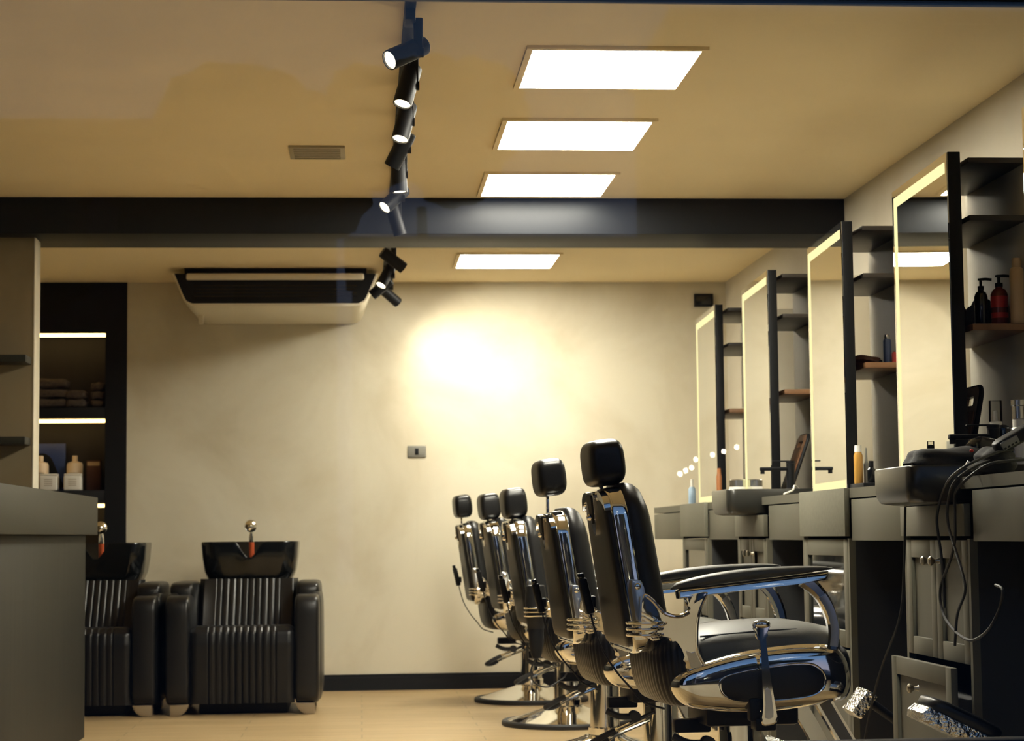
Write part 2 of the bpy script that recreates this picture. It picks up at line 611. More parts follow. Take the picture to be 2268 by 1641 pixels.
for (hx, hy), d, on, lab in heads:
    zc = 2.50
    t = thing('track_spotlight', lab, 'spotlight', (hx, hy, zc), 0, 'black spotlights along the ceiling track')
    q = aim(d).to_matrix().to_4x4()
    # local -Z is the beam
    b = MB()
    b.lathe([(0.0, 0.075), (0.028, 0.075), (0.0315, 0.071), (0.0325, 0.06), (0.0325, -0.072), (0.0318, -0.076), (0.0285, -0.076), (0.0280, -0.066), (0.0, -0.066)], n=32, T=q)
    b.build('lamp_body', 'black', t)
    MB().lathe([(0.0, -0.0665), (0.0279, -0.0665), (0.0279, -0.0695), (0.0, -0.0695)], n=24, T=q).build('lens', 'lens_on', t)
    b = MB()
    ox = 0.034
    b.box(RX-hx-0.016, RX-hx+0.016, -0.055, 0.055, H-0.058-zc, H-0.022-zc, 0.003)
    b.box(RX-hx+0.010, RX-hx+ox+0.006, -0.013, 0.013, -0.012, H-0.040-zc, 0.004)
    b.lathe([(0.0, -0.010), (0.016, -0.010), (0.016, 0.012), (0.0, 0.012)], n=20, T=Matrix.Translation((RX-hx+ox-0.004, 0, 0)) @ Matrix.Rotation(PI/2, 4, 'Y'))
    b.build('bracket', 'black', t)
    if True:
        la = bpy.data.lights.new('spot', 'SPOT')
        la.energy = 78 if on == 2 else 45
        la.color = (1.0, 0.93, 0.78)
        la.spot_size = math.radians(110 if on == 2 else 60)
        la.spot_blend = 1.0
        la.shadow_soft_size = 0.03
        lo = bpy.data.objects.new('spot', la)
        COL.objects.link(lo)
        lo.parent = t
        dn = Vector(d).normalized()
        lo.location = dn*0.072
        lo.rotation_euler = aim(d).to_euler()

# air conditioner under the ceiling against the back wall
ac = thing('air_conditioner', 'cream ceiling mounted air conditioner with dark outlet on the back wall', 'air conditioner', (-0.52, 12.25, 2.40))
def ac_ring(y, w0, w1, z0, z1, r=0.04, n=6):
    # trapezoid with rounded lower corners, wider at the top
    pts = []
    for sx_ in (1, -1):
        arc = []
        for i in range(n+1):
            a = i/n
            # quadratic corner between top side and bottom
            p0 = (sx_*(w0/2*0.30 + w1/2*0.70), z0+(z1-z0)*0.30)
            p1 = (sx_*w1/2, z0)
            p2 = (sx_*(w1/2-0.07), z0)
            arc.append(((1-a)**2*p0[0]+2*a*(1-a)*p1[0]+a*a*p2[0], (1-a)**2*p0[1]+2*a*(1-a)*p1[1]+a*a*p2[1]))
        if sx_ == 1:
            pts += [(w0/2, z1)] + arc
        else:
            pts += arc[::-1] + [(-w0/2, z1)]
    return [(p[0], y, p[1]) for p in pts]
b = MB()
b.loft([ac_ring(0.0, 1.264, 1.09, 0.010, 0.212), ac_ring(0.05, 1.267, 1.09, 0.0, 0.215), ac_ring(0.30, 1.25, 1.08, -0.012, 0.222), ac_ring(0.716, 1.2, 1.05, -0.025, 0.23)])
b.build('casing', 'white', ac)
def ac_in(y, dz):
    pts = [(0.618, 0.212), (0.566, 0.085), (0.545, 0.045), (0.510, 0.028), (-0.510, 0.028), (-0.545, 0.045), (-0.566, 0.085), (-0.618, 0.212)]
    return [(p[0], y, p[1]+dz) for p in pts]
b = MB()
b.loft([ac_in(-0.004, 0), ac_in(0.02, 0)])
b.build('outlet', 'black', ac)
b = MB()
b.box(-0.545, 0.545, -0.030, 0.0, 0.170, 0.212, 0.012, 3)
b.build('flap', 'white', ac)
b = MB()
for k in range(4):
    b.box(-0.50, 0.50, -0.007, -0.003, 0.068+k*0.022, 0.074+k*0.022)
b.build('louvres', 'black_gloss', ac)
MB().box(-0.495, -0.465, 0.30, 0.34, -0.066, 0.0, 0.006).build('drain_spout', 'white', ac)
b = MB()
for x in (-0.4, 0.4):
    b.box(x-0.03, x+0.03, 0.2, 0.5, 0.215, 0.252)
b.box(-0.56, 0.56, 0.03, 0.6, 0.20, 0.249)  # black slab stands in for the shade in the gap below the ceiling
b.build('bracket_and_gap_shade', 'black', ac)

# wall plates
t = thing('wall_switch', 'small grey switch plate on the cream back wall above the barber chairs', 'switch', (0.364, YW, 1.538))
MB().box(-0.059, 0.059, -0.010, 0, -0.038, 0.038, 0.004).build('plate', 'grey', t)
MB().box(-0.012, 0.012, -0.014, -0.009, -0.020, 0.020, 0.002).build('rocker', 'black', t)
t = thing('wall_box', 'small black rectangular box high on the back wall by the right corner', 'wall box', (2.27, YW, 2.526))
MB().box(-0.064, 0.064, -0.03, 0, -0.043, 0.043, 0.005).build('casing', 'black', t)
MB().box(-0.052, 0.052, -0.033, -0.029, -0.030, 0.030, 0.002).build('cover', 'black_gloss', t)

# ------------------------------------------------------------------ black lit niche in the back wall
nc = thing('shelving_unit', 'black built-in shelving with glowing shelf edges at the left of the back wall', 'shelving', (0, YW, 0))
b = MB()
IX0, IX1 = -1.645, -2.66
b.box(IX0, NX0, -0.004, 0.36, 0, H)
b.box(NX1, IX1, -0.004, 0.36, 0, H)
b.box(NX1, NX0, 0.345, 0.37, 0, H)
b.box(IX1, IX0, -0.004, 0.34, 2.345, H)
b.box(IX1, IX0, -0.004, 0.34, 0, 0.62)
b.build('carcass', 'black', nc)
MB().box(IX1, IX0, 0.338, 0.345, 0.62, 2.345).build('back_board', 'niche_wood', nc, flat=True)
for zt_, zb_ in ((1.838, 1.768), (1.305, 1.222)):
    MB().box(IX1, IX0, 0.0, 0.34, zb_, zt_, 0.002).build('shelf', 'black', nc)
for z in (2.308, 1.751, 1.205):
    MB().box(IX1+0.001, IX0-0.001, 0.003, 0.022, z-0.011, z+0.011, 0.004).build('light_strip', 'shelf_strip', nc)
b = MB()
b.box(IX1, IX0, 0.0, 0.34, 2.319, 2.346)
b.build('top_board', 'black', nc)

# towels on the upper shelf
def towel(loc, sx_, sy_, sz_, lab, seed):
    rnd = random.Random(seed)
    ph = [rnd.uniform(0, 6) for _ in range(6)]
    def fn(p):
        k = 1 + 0.07*math.sin(9*p.x/sx_*0.5+ph[0]) + 0.05*math.sin(14*p.y/sy_*0.4+ph[1])
        return Vector((p.x, p.y, p.z*0.84*k + 0.003*math.sin(6*p.x/sx_+ph[2])))
    o = MB().sq((0, 0, 0), (sx_, sy_, sz_), 0.45, 0.4, 32, 16, fn=fn).build('folded_towel', 'towel', loc=loc)
    return tag(o, lab, 'towel', 'dark folded towels on the upper lit shelf')
yb = YW+0.14
for k in range(3):
    towel((-2.02, yb, 1.838+0.034+0.064*k), 0.125, 0.10, 0.036, ['dark folded towel at the bottom of the left stack, upper lit shelf', 'dark folded towel in the middle of the left stack, upper lit shelf', 'dark folded towel topmost of the left stack, catching warm light'][k], 10+k)
for k in range(2):
    towel((-1.84, yb-0.02, 1.838+0.030+0.058*k), 0.066, 0.09, 0.033, ['dark folded towel under the low middle pile, upper lit shelf', 'dark folded towel on top of the low middle pile, upper lit shelf'][k], 20+k)
for k in range(3):
    towel((-1.70, yb+0.02, 1.838+0.030+0.056*k), 0.052, 0.10, 0.032, ['dark folded towel at the bottom of the right stack, upper lit shelf', 'dark folded towel in the middle of the right stack, upper lit shelf', 'dark folded towel topmost of the right stack, warm lit edge'][k], 30+k)

def lotion_bottle(loc, lab):
    t = thing('lotion_bottle', lab, 'bottle', loc, 0, 'cream bottles on the lower lit shelf')
    MB().lathe([(0, 0), (0.048, 0), (0.052, 0.006), (0.052, 0.165), (0.046, 0.182), (0.022, 0.190), (0, 0.190)], n=28).build('bottle_body', 'cream', t)
    MB().lathe([(0, 0.189), (0.018, 0.189), (0.018, 0.224), (0.016, 0.228), (0, 0.228)], n=20).build('cap', 'cream', t)
    MB().box(-0.03, 0.03, -0.0535, -0.045, 0.11, 0.118).build('label_print', 'print', t)
def cream_jar(loc, lab):
    t = thing('cream_jar', lab, 'jar', loc, 0, 'square white jars on the lower lit shelf')
    MB().box(-0.056, 0.056, -0.05, 0.05, 0, 0.095, 0.008, 3).build('jar_body', 'white_pure', t)
    MB().box(-0.054, 0.054, -0.048, 0.048, 0.096, 0.108, 0.004).build('lid', 'white_pure', t)
    b = MB()
    for k in range(4):
        b.box(-0.026, 0.026, -0.0515, -0.0495, 0.030+k*0.013, 0.035+k*0.013)
    b.build('label_print', 'print', t)
lotion_bottle((-2.075, YW+0.14, 1.305), 'tall cream lotion bottle beside the blue card, partly behind the partition edge')
lotion_bottle((-1.855, YW+0.14, 1.305), 'tall cream lotion bottle standing alone right of the blue card')
cream_jar((-2.005, YW+0.055, 1.305), 'square white cream jar in front of the blue card')
cream_jar((-1.852, YW+0.055, 1.305), 'square white cream jar in front of the right-hand lotion bottle')
t = thing('product_card', 'blue display card with a dark silhouette behind the lotion bottles', 'card', (-2.04, YW+0.27, 1.305))
MB().box(-0.105, 0.105, 0, 0.012, 0, 0.315, 0.002).build('card', 'blue', t)
sil = smooth2([(-0.105, 0.02), (0.085, 0.02), (0.075, 0.08), (0.045, 0.15), (0.015, 0.215), (-0.02, 0.245), (-0.06, 0.25), (-0.105, 0.23)], 3)
MB().prism(sil, -0.003, 0.001).build('dark_figure', 'black', t)
t = thing('small_box', 'small brown box behind the right lotion bottle on the lit shelf', 'box', (-1.745, YW+0.24, 1.305))
MB().box(-0.045, 0.045, -0.03, 0.03, 0, 0.20, 0.003).build('carton', 'brown_cloth', t)
MB().box(-0.04, 0.04, -0.0315, -0.029, 0.165, 0.19).build('carton_print', 'tan', t)

# ------------------------------------------------------------------ reception desk and partition shelves
dk = thing('reception_desk', 'long grey reception desk with thick overhanging top at the left', 'desk', (-1.5, 7.4, 0))
b = MB()
b.box(-0.085, 0.113, -2.85, 2.80, 0, 1.01, 0.003)
b.build('body', 'desk_body', dk)
b = MB()
b.box(-0.085, 0.168, -2.90, 2.836, 1.01, 1.20, 0.003)
b.build('top', 'desk_top', dk)
for z, lab in ((1.842, 'upper grey floating shelf on the plaster partition'), (1.447, 'lower grey floating shelf on the plaster partition')):
    b = MB()
    b.box(-2.6, -1.605, 9.66, 9.828, z, z+0.036, 0.002)
    tag(b.build('wall_shelf', 'desk_top'), lab, 'shelf', 'floating shelves on the partition')

# ------------------------------------------------------------------ barber chair
def build_chair(label):
    t = thing('barber_chair', label, 'barber chair', (0, 0, 0), 0, 'chrome and black leather barber chairs in a row')
    # base
    b = MB()
    b.lathe([(0.0, 0.018), (0.318, 0.018), (0.312, 0.026), (0.20, 0.060), (0.10, 0.090), (0.085, 0.10), (0, 0.10)], n=64)
    b.build('base_plate', 'chrome', t, angle=25)
    MB().lathe([(0.30, 0.0), (0.337, 0.0), (0.341, 0.006), (0.341, 0.020), (0.334, 0.027), (0.30, 0.027), (0.30, 0.0)], n=64).build('base_rim', 'rubber', t)
    b = MB()
    b.lathe([(0.0, 0.09), (0.074, 0.09), (0.074, 0.13), (0.066, 0.135), (0.064, 0.22), (0.064, 0.425), (0, 0.425)], n=40)
    b.build('column', 'chrome', t)
    b = MB()
    b.box(-0.13, 0.15, -0.12, 0.12, 0.425, 0.495, 0.012)
    b.box(-0.20, -0.09, -0.02, 0.02, 0.40, 0.44, 0.006)
    b.build('seat_mount', 'black', t)
    # pump lever
    b = MB()
    U = [(-0.04, -0.055, 0.335), (-0.13, -0.075, 0.300), (-0.22, -0.085, 0.262), (-0.268, -0.075, 0.235), (-0.272, -0.05, 0.225), (-0.24, -0.035, 0.225), (-0.16, -0.035, 0.262), (-0.05, -0.035, 0.305)]
    b.tube(U, 0.0075, 10)
    lv = b.build('pump_lever', 'chrome', t)
    b = MB()
    b.tube([(-0.19, -0.082, 0.275), (-0.23, -0.084, 0.257), (-0.268, -0.075, 0.235), (-0.272, -0.05, 0.225), (-0.24, -0.035, 0.225), (-0.205, -0.034, 0.241)], 0.0115, 10)
    b.build('lever_grip', 'rubber', lv)
    b = MB()
    b.tube([(-0.10, -0.07, 0.375), (-0.17, -0.075, 0.375), (-0.215, -0.06, 0.395)], 0.012, 10)
    b.lathe([(0, -0.02), (0.02, -0.02), (0.02, 0.02), (0, 0.02)], n=20, T=Matrix.Translation((-0.115, -0.075, 0.375)) @ Matrix.Rotation(PI/2, 4, 'X'))
    b.build('swivel_lock', 'rubber', t)
    # seat shell
    ol = smooth2([(-0.257, 0.542), (-0.247, 0.587), (-0.190, 0.617), (-0.087, 0.646), (0.017, 0.662), (0.122, 0.670), (0.213, 0.666), (0.252, 0.636), (0.268, 0.592), (0.268, 0.540), (0.238, 0.506), (0.117, 0.484), (0.013, 0.475), (-0.116, 0.479), (-0.216, 0.497)], 4)
    cx, cz = 0.006, 0.572
    rings = []
    prof = [(-0.286, 0.30), (-0.2845, 0.50), (-0.281, 0.66), (-0.276, 0.78), (-0.268, 0.87), (-0.256, 0.94), (-0.238, 0.985), (-0.21, 1.0), (0.21, 1.0), (0.238, 0.985), (0.256, 0.94), (0.268, 0.87), (0.276, 0.78), (0.281, 0.66), (0.2845, 0.50), (0.286, 0.30)]
    for y, s in prof:
        sz = s**0.85
        rings.append([(cx+(x-cx)*(s**0.55), y, cz+(z-cz)*sz) for x, z in ol])
    MB().loft(rings).build('seat_shell', 'chrome', t, angle=60)
    ov = smooth2([(-0.128, 0.556), (-0.115, 0.578), (-0.062, 0.592), (0.016, 0.604), (0.10, 0.612), (0.150, 0.606), (0.178, 0.575), (0.168, 0.540), (0.120, 0.520), (0.0, 0.512), (-0.075, 0.514), (-0.115, 0.530)], 4)
    oc = (0.024, 0.562)
    for sg in (-1, 1):
        rr = []
        for y, s in ((0.262, 1.0), (0.2845, 1.0), (0.2895, 0.93), (0.2925, 0.70), (0.2935, 0.3)):
            rr.append([(oc[0]+(x-oc[0])*s, sg*y, oc[1]+(z-oc[1])*s) for x, z in ov])
        MB().loft(rr).build('side_panel', 'leather', t)
        b = MB()
        b.tube([(oc[0]+(x-oc[0])*1.02, sg*0.283, oc[1]+(z-oc[1])*1.05) for x, z in ov]+[(oc[0]+(ov[0][0]-oc[0])*1.02, sg*0.283, oc[1]+(ov[0][1]-oc[1])*1.05)], 0.0035, 8, smooth=False)
        b.build('panel_trim', 'chrome', t)
    # seat cushion wraps over the front
    def cf(p):
        q = p.copy()
        q.z += 0.055*(p.x/0.25)*0.22
        if p.z > 0:
            q.z += 0.012*(1-(p.x/0.25)**2)
        return q
    MB().sq((0.030, 0, 0.650), (0.240, 0.224, 0.066), 0.74, 0.32, 56, 28, fn=cf).build('seat_cushion', 'seat_leather', t, angle=70)
    MB().sq((0.245, 0, 0.575), (0.050, 0.205, 0.090), 0.6, 0.35, 40, 20).build('seat_front', 'leather', t, angle=70)
    b = MB()
    b.tube([(-0.16, -0.19, 0.690), (0.0, -0.196, 0.702), (0.14, -0.19, 0.706), (0.225, -0.16, 0.698), (0.24, 0, 0.699), (0.225, 0.16, 0.698), (0.14, 0.19, 0.706), (0.0, 0.196, 0.702), (-0.16, 0.19, 0.690)], 0.003, 6)
    b.build('seat_piping', 'leather', t)
    # pleated hinge cover
    PT = [(-0.170, -0.218), (-0.210, -0.222), (-0.240, -0.205), (-0.258, -0.165), (-0.264, -0.10), (-0.265, 0.0), (-0.264, 0.10), (-0.258, 0.165), (-0.240, 0.205), (-0.210, 0.222), (-0.170, 0.218)]
    PP = spline([Vector((p[0], p[1], 0)) for p in PT], 16)
    NPL = 28
    rings = []
    for i, p in enumerate(PP):
        d = (PP[min(i+1, len(PP)-1)]-PP[max(i-1, 0)]).normalized()
        nn = Vector((d.y, -d.x, 0)) * -1
        f = i/(len(PP)-1)
        ridge = 1.0 - 0.07*abs(math.cos(PI*NPL*f))**4
        ring = []
        for k in range(28):
            a = 2*PI*k/28
            rad, zz = 0.034*math.cos(a)*ridge, 0.098*math.copysign(abs(math.sin(a))**0.8, math.sin(a))*(0.97+0.03*ridge)
            q = p - nn*rad*-1
            ring.append((q.x - 0.14*zz, q.y, 0.593+zz))
        rings.append(ring)
    b = MB()
    b.loft(rings)
    b.box(-0.262, -0.15, -0.20, 0.20, 0.52, 0.66, 0.02)
    b.build('pleated_cover', 'leather_soft', t, angle=60)
    # backrest: frame of reference along the reclined back
    tilt = math.radians(8.3)
    B = Matrix.Translation((-0.352, 0, 0.640)) @ Matrix.Rotation(-tilt, 4, 'Y')
    def br(tt, ins, w=0.384, h=0.484, rb=0.055, rtp=0.085, ds=0.0):
        o = rrect(w-2*ins, h-2*ins+ds, max(rb-ins*0.6, 0.01), max(rtp-ins*0.6, 0.01))
        return [(tt, p[0]*(1.06-0.13*(p[1]+ins)/0.484), p[1]+ins) for p in o]
    MB().loft([br(0.004, 0.012), br(0.0, 0.007), br(0.003, 0.003), br(0.009, 0.0008), br(0.018, 0.0), br(0.034, 0.0), br(0.044, 0.0010), br(0.050, 0.004), br(0.052, 0.010)], T=B).build('back_frame', 'chrome', t, angle=50)
    MB().loft([br(0.006, 0.022), br(-0.006, 0.022), br(-0.012, 0.028), br(-0.015, 0.05), br(-0.016, 0.10)], T=B).build('back_panel', 'leather', t, angle=60)
    def pad(tt, ins, g=0.0):
        o = br(tt, ins, 0.388, 0.484, 0.06, 0.10, 0.008)
        # thicker towards the seat
        return [(p[0] + g*(1-abs(p[2]-0.20)/0.42), p[1], p[2]) for p in o]
    MB().loft([pad(0.048, 0.010), pad(0.054, 0.001), pad(0.068, 0.0), pad(0.086, 0.006, 0.004), pad(0.100, 0.022, 0.012), pad(0.108, 0.05, 0.018), pad(0.112, 0.10, 0.022), pad(0.113, 0.16, 0.024)], T=B).build('back_cushion', 'leather', t, angle=60)
    b = MB()
    b.tube([B @ Vector((0.090, y, s)) for y, s in rrect(0.33, 0.40, 0.05, 0.08)[9:27]], 0.0025, 6, smooth=False)
    # headrest socket plate on the back
    b = MB()
    so = smooth2([(-0.060, 0.470), (-0.052, 0.440), (-0.032, 0.385), (0.0, 0.350), (0.032, 0.385), (0.052, 0.440), (0.060, 0.470), (0.03, 0.474), (-0.03, 0.474)], 3)
    b.prism(so, -0.024, -0.004, axis='x', T=B)
    sk = b.build('headrest_socket', 'chrome', t)
    b = MB()
    so2 = smooth2([(-0.030, 0.468), (-0.024, 0.430), (0.0, 0.385), (0.024, 0.430), (0.030, 0.468)], 3)
    b.prism(so2, -0.0275, -0.022, axis='x', T=B)
    b.build('socket_slot', 'black', sk)
    b = MB()
    b.lathe([(0, 0), (0.009, 0), (0.010, 0.006), (0.006, 0.014), (0, 0.014)], n=16, T=B @ Matrix.Translation((-0.027, 0, 0.405)) @ Matrix.Rotation(-PI/2, 4, 'Y'))
    b.build('socket_knob', 'chrome', sk)
    # rear top chrome corners either side of the slot
    for sg in (-1, 1):
        co = smooth2([(sg*0.065, 0.476), (sg*0.12, 0.476), (sg*0.165, 0.455), (sg*0.177, 0.420), (sg*0.15, 0.440), (sg*0.11, 0.452), (sg*0.07, 0.452)], 3)
        MB().prism(co, -0.018, 0.0, axis='x', T=B).build('corner_plate', 'chrome', t)
    # headrest
    hr = MB()
    Th = Matrix.Translation((-0.401, 0, 1.197)) @ Matrix.Rotation(-math.radians(7), 4, 'Y')
    def hf(p):
        q = p.copy()
        k = (p.z/0.069)
        if k < 0 and p.x > 0:
            q.x *= 1 - 0.16*k*k
        if k > 0:
            q.x *= 1 - 0.10*k*k
        return q
    hr.sq((0, 0, 0), (0.054, 0.106, 0.069), 0.46, 0.36, 64, 28, T=Th, fn=hf)
    hd = hr.build('headrest', 'leather_soft', t, angle=70)
    b = MB()
    b.box(-0.412, -0.402, -0.011, 0.011, 1.03, 1.14, 0.003, T=None)
    b.build('headrest_post', 'chrome', hd)
    # arms
    for sg in (-1, 1):
        y0, y1 = (-0.282, -0.252) if sg < 0 else (0.252, 0.282)
        yc = sg*0.267
        # pad
        n = 24
        rings = []
        for i in range(n+1):
            f = i/n
            x = -0.262 + 0.474*f
            zb = 0.826 + 0.052*f
            tk = 0.010 + 0.024*math.sin(PI*min(1.0, f**0.75*1.02))**0.8
            hw = 0.034*max(0.25, math.sin(PI*(0.08+0.86*f))**0.35)
            if i in (0, n):
                hw *= 0.35
                tk *= 0.6
            ring = []
            for k in range(20):
                a = 2*PI*k/20
                ca_, sa_ = math.cos(a), math.sin(a)
                ring.append((x, yc + hw*math.copysign(abs(ca_)**0.7, ca_), zb + tk*0.5 + tk*0.5*math.copysign(abs(sa_)**0.8, sa_)))
            rings.append(ring)
        MB().loft(rings).build('armrest', 'seat_leather', t, angle=60)
        b = MB()
        rail = [(-0.244, 0.802), (0.100, 0.838), (0.188, 0.848), (0.198, 0.858), (0.200, 0.874), (-0.236, 0.829), (-0.246, 0.824)]
        b.prism(rail, yc-0.026, yc+0.026, 0.007, T=Matrix(((1, 0, 0, 0), (0, 1, -sg*0.30, sg*0.30*0.83), (0, 0, 1, 0), (0, 0, 0, 1))), seg=3)
        b.build('arm_rail', 'chrome', t)
        # front support: curved strap
        def strap(path, wid, name, m, yy0, yy1):
            L, R_ = [], []
            P = spline([Vector((a, 0, c)) for a, c in path], 5)
            for i, p in enumerate(P):
                d = (P[min(i+1, len(P)-1)]-P[max(i-1, 0)]).normalized()
                nn = Vector((d.z, 0, -d.x))
                f = i/(len(P)-1)
                w = wid(f)
                L.append(p+nn*w)
                R_.append(p-nn*w)
            rings = [[(l.x, yy0+(yy1-yy0)*0.25, l.z), (l.x*0.75+r.x*0.25, yy0, l.z*0.75+r.z*0.25), (l.x*0.25+r.x*0.75, yy0, l.z*0.25+r.z*0.75), (r.x, yy0+(yy1-yy0)*0.25, r.z), (r.x, yy1-(yy1-yy0)*0.25, r.z), (l.x*0.25+r.x*0.75, yy1, l.z*0.25+r.z*0.75), (l.x*0.75+r.x*0.25, yy1, l.z*0.75+r.z*0.25), (l.x, yy1-(yy1-yy0)*0.25, l.z)] for l, r in zip(L, R_)]
            return MB().loft(rings).build(name, m, t)
        pth = [(0.128, 0.850), (0.156, 0.828), (0.183, 0.796), (0.204, 0.750), (0.212, 0.705), (0.206, 0.652)]
        fs = strap(pth, lambda f: 0.0165+0.006*(1-f)**3, 'front_support', 'chrome', yc-0.018, yc+0.018)
        ys = (yc-0.0215, yc-0.019) if sg < 0 else (yc+0.019, yc+0.0215)
        s2 = strap([(0.176, 0.804), (0.193, 0.776), (0.205, 0.745), (0.2115, 0.705), (0.207, 0.660)], lambda f: 0.0118, 'support_inlay', 'chrome_soft', *ys)
        s2.parent = fs
        # rear casting: arm post, hook to the back and leg down to the shell
        cst = smooth2([(-0.332, 0.815), (-0.318, 0.796), (-0.290, 0.764), (-0.262, 0.752), (-0.235, 0.752), (-0.212, 0.762), (-0.214, 0.785), (-0.226, 0.806), (-0.200, 0.816), (-0.160, 0.820), (-0.172, 0.795), (-0.184, 0.760), (-0.190, 0.712), (-0.190, 0.662), (-0.176, 0.628), (-0.152, 0.596), (-0.215, 0.600), (-0.222, 0.630), (-0.236, 0.664), (-0.258, 0.688), (-0.292, 0.697), (-0.330, 0.692), (-0.350, 0.700), (-0.352, 0.760), (-0.348, 0.812)], 4)
        SH = Matrix(((1, 0, 0, 0), (0, 1, sg*0.17, -sg*0.17*0.72), (0, 0, 1, 0), (0, 0, 0, 1)))
        cs = MB().prism(cst, yc-0.016, yc+0.016, 0.007, T=SH, seg=4).build('hinge_casting', 'cast_chrome', t, angle=45)
        yo = yc+sg*0.013
        rim = [(-0.338, 0.812), (-0.318, 0.796), (-0.290, 0.766), (-0.262, 0.754), (-0.235, 0.754), (-0.214, 0.764)]
        MB().tube([SH @ Vector((a, yo, c)) for a, c in rim], 0.0062, 10).build('casting_rim', 'chrome', cs)
        rim = [(-0.166, 0.812), (-0.182, 0.775), (-0.190, 0.735), (-0.191, 0.690), (-0.188, 0.655), (-0.172, 0.622), (-0.154, 0.600)]
        MB().tube([SH @ Vector((a, yo, c)) for a, c in rim], 0.0052, 10).build('casting_rim', 'chrome', cs)
        # tapered inlay on the leg
        inl = [(-0.222, 0.655), (-0.205, 0.648), (-0.196, 0.652), (-0.180, 0.622), (-0.172, 0.606), (-0.206, 0.606)]
        yi = (yc-0.0195, yc-0.016) if sg < 0 else (yc+0.016, yc+0.0195)
        MB().prism(inl, yi[0], yi[1], T=SH).build('casting_inlay', 'chrome_soft', cs)
        # bracket strip on the side of the back
        brk = smooth2([(-0.372, 0.846), (-0.356, 0.856), (-0.340, 0.848), (-0.330, 0.800), (-0.326, 0.706), (-0.352, 0.700), (-0.362, 0.760)], 3)
        yk = (-0.252, -0.190) if sg < 0 else (0.190, 0.252)
        MB().prism(brk, yk[0], yk[1], 0.003).build('back_bracket', 'chrome_soft', t)
        bo = MB()
        bo.sq((-0.354, sg*0.254, 0.838), (0.010, 0.006, 0.010), 1, 1, 20, 12)
        bo.build('bolt', 'chrome', t)
    # ring holder for a dryer on the near side
    b = MB()
    for k in range(3):
        b.torus((-0.350, -0.322, 0.705+0.0165*k), 0.050, 0.0042)
    b.tube([(-0.315, -0.286, 0.722), (-0.290, -0.288, 0.730), (-0.280, -0.284, 0.736)], 0.0045, 8)
    b.tube([(-0.330, -0.276, 0.705), (-0.318, -0.276, 0.690), (-0.300, -0.280, 0.692)], 0.0045, 8)
    b.build('ring_holder', 'chrome', t)
    # recline lever
    lev = smooth2([(-0.036, 0.727), (-0.026, 0.738), (0.000, 0.738), (0.014, 0.729), (0.008, 0.712), (0.000, 0.690), (0.004, 0.640), (0.012, 0.570), (0.024, 0.490), (0.026, 0.452), (-0.016, 0.446), (-0.012, 0.500), (-0.014, 0.580), (-0.016, 0.650), (-0.020, 0.690), (-0.034, 0.712)], 4)
    lvr = MB().prism(lev, -0.318, -0.300, 0.005, seg=3).build('recline_lever', 'chrome', t, angle=50)
    MB().sq((-0.010, -0.309, 0.728), (0.024, 0.016, 0.012), 0.8, 0.8, 28, 14).build('lever_knob', 'chrome', lvr)
    MB().prism(smooth2([(-0.006, 0.545), (0.008, 0.545), (0.014, 0.500), (0.015, 0.468), (-0.008, 0.466), (-0.006, 0.50)], 2), -0.3205, -0.3175).build('lever_inlay', 'chrome_soft', lvr)
    b = MB()
    b.box(-0.030, 0.030, -0.300, -0.240, 0.428, 0.462, 0.005)
    b.box(-0.046, -0.014, -0.296, -0.262, 0.455, 0.520, 0.006)
    b.build('lever_bracket', 'black', t)
    # footrest
    fr = []
    for sg in (-1, 1):
        pth = [(0.205, 0.500), (0.240, 0.440), (0.275, 0.380), (0.312, 0.310), (0.350, 0.235)]
        L = []
        P = spline([Vector((a, 0, c)) for a, c in pth], 4)
        rings, rin = [], []
        for i, p in enumerate(P):
            d = (P[min(i+1, len(P)-1)]-P[max(i-1, 0)]).normalized()
            nn = Vector((d.z, 0, -d.x))
            rings.append([(p+nn*w + Vector((0, yy, 0))) for w, yy in ((0.024, sg*0.150), (-0.024, sg*0.150), (-0.024, sg*0.178), (0.024, sg*0.178))])
            rin.append([(p+nn*w + Vector((0, yy, 0))) for w, yy in ((0.016, sg*0.176), (-0.016, sg*0.176), (-0.016, sg*0.1805), (0.016, sg*0.1805))])
        a_ = MB().loft(rings).build('footrest_arm', 'chrome', t)
        MB().loft(rin).build('arm_inlay', 'grey', a_)
    Tf = Matrix.Translation((0.395, 0, 0.225)) @ Matrix.Rotation(-math.radians(24), 4, 'Y')
    fp = MB().box(-0.075, 0.075, -0.19, 0.19, -0.016, 0.016, 0.006, T=Tf).build('footplate', 'chrome_emb', t)
    return t

def set_chair(ch, dz, raise_):
    """pump height dz, headrest pulled up by raise_"""
    low = ('base_plate', 'base_rim', 'column', 'pump_lever')
    for c in kids(ch):
        s = c.name.split('.')[0]
        if s in low:
            continue
        c.location.z = dz
        if s == 'headrest':
            c.location.z = dz+raise_
            c.location.x = -raise_*math.tan(math.radians(8.3))

chair_spec = [
    ((1.117, 5.90), 4, 0.0, 0.0, 'barber chair nearest the window, in full view with its chrome recline lever'),
    ((1.100, 7.35), 4, -0.050, 0.050, 'second barber chair from the window, its headrest raised high on a thin chrome post'),
    ((1.080, 8.90), 3, -0.064, -0.004, 'middle barber chair of the row, with a black hair dryer standing in its ring holder'),
    ((1.068, 10.45), 4, -0.056, -0.002, 'fourth barber chair from the window, mostly hidden behind the one with the dryer'),
    ((1.010, 11.95), 3, -0.060, 0.026, 'farthest barber chair of the row, beside the black baseboard of the back wall'),
]
chairs = []
for i, ((cx_, cy_), a, dz, rs, lab) in enumerate(chair_spec):
    if i == 0:
        c = build_chair(lab)
        c.location = (cx_, cy_, 0)
        c.rotation_euler = (0, 0, math.radians(a))
    else:
        c = dup(chairs[0], (cx_, cy_, 0), math.radians(a), lab)
    chairs.append(c)
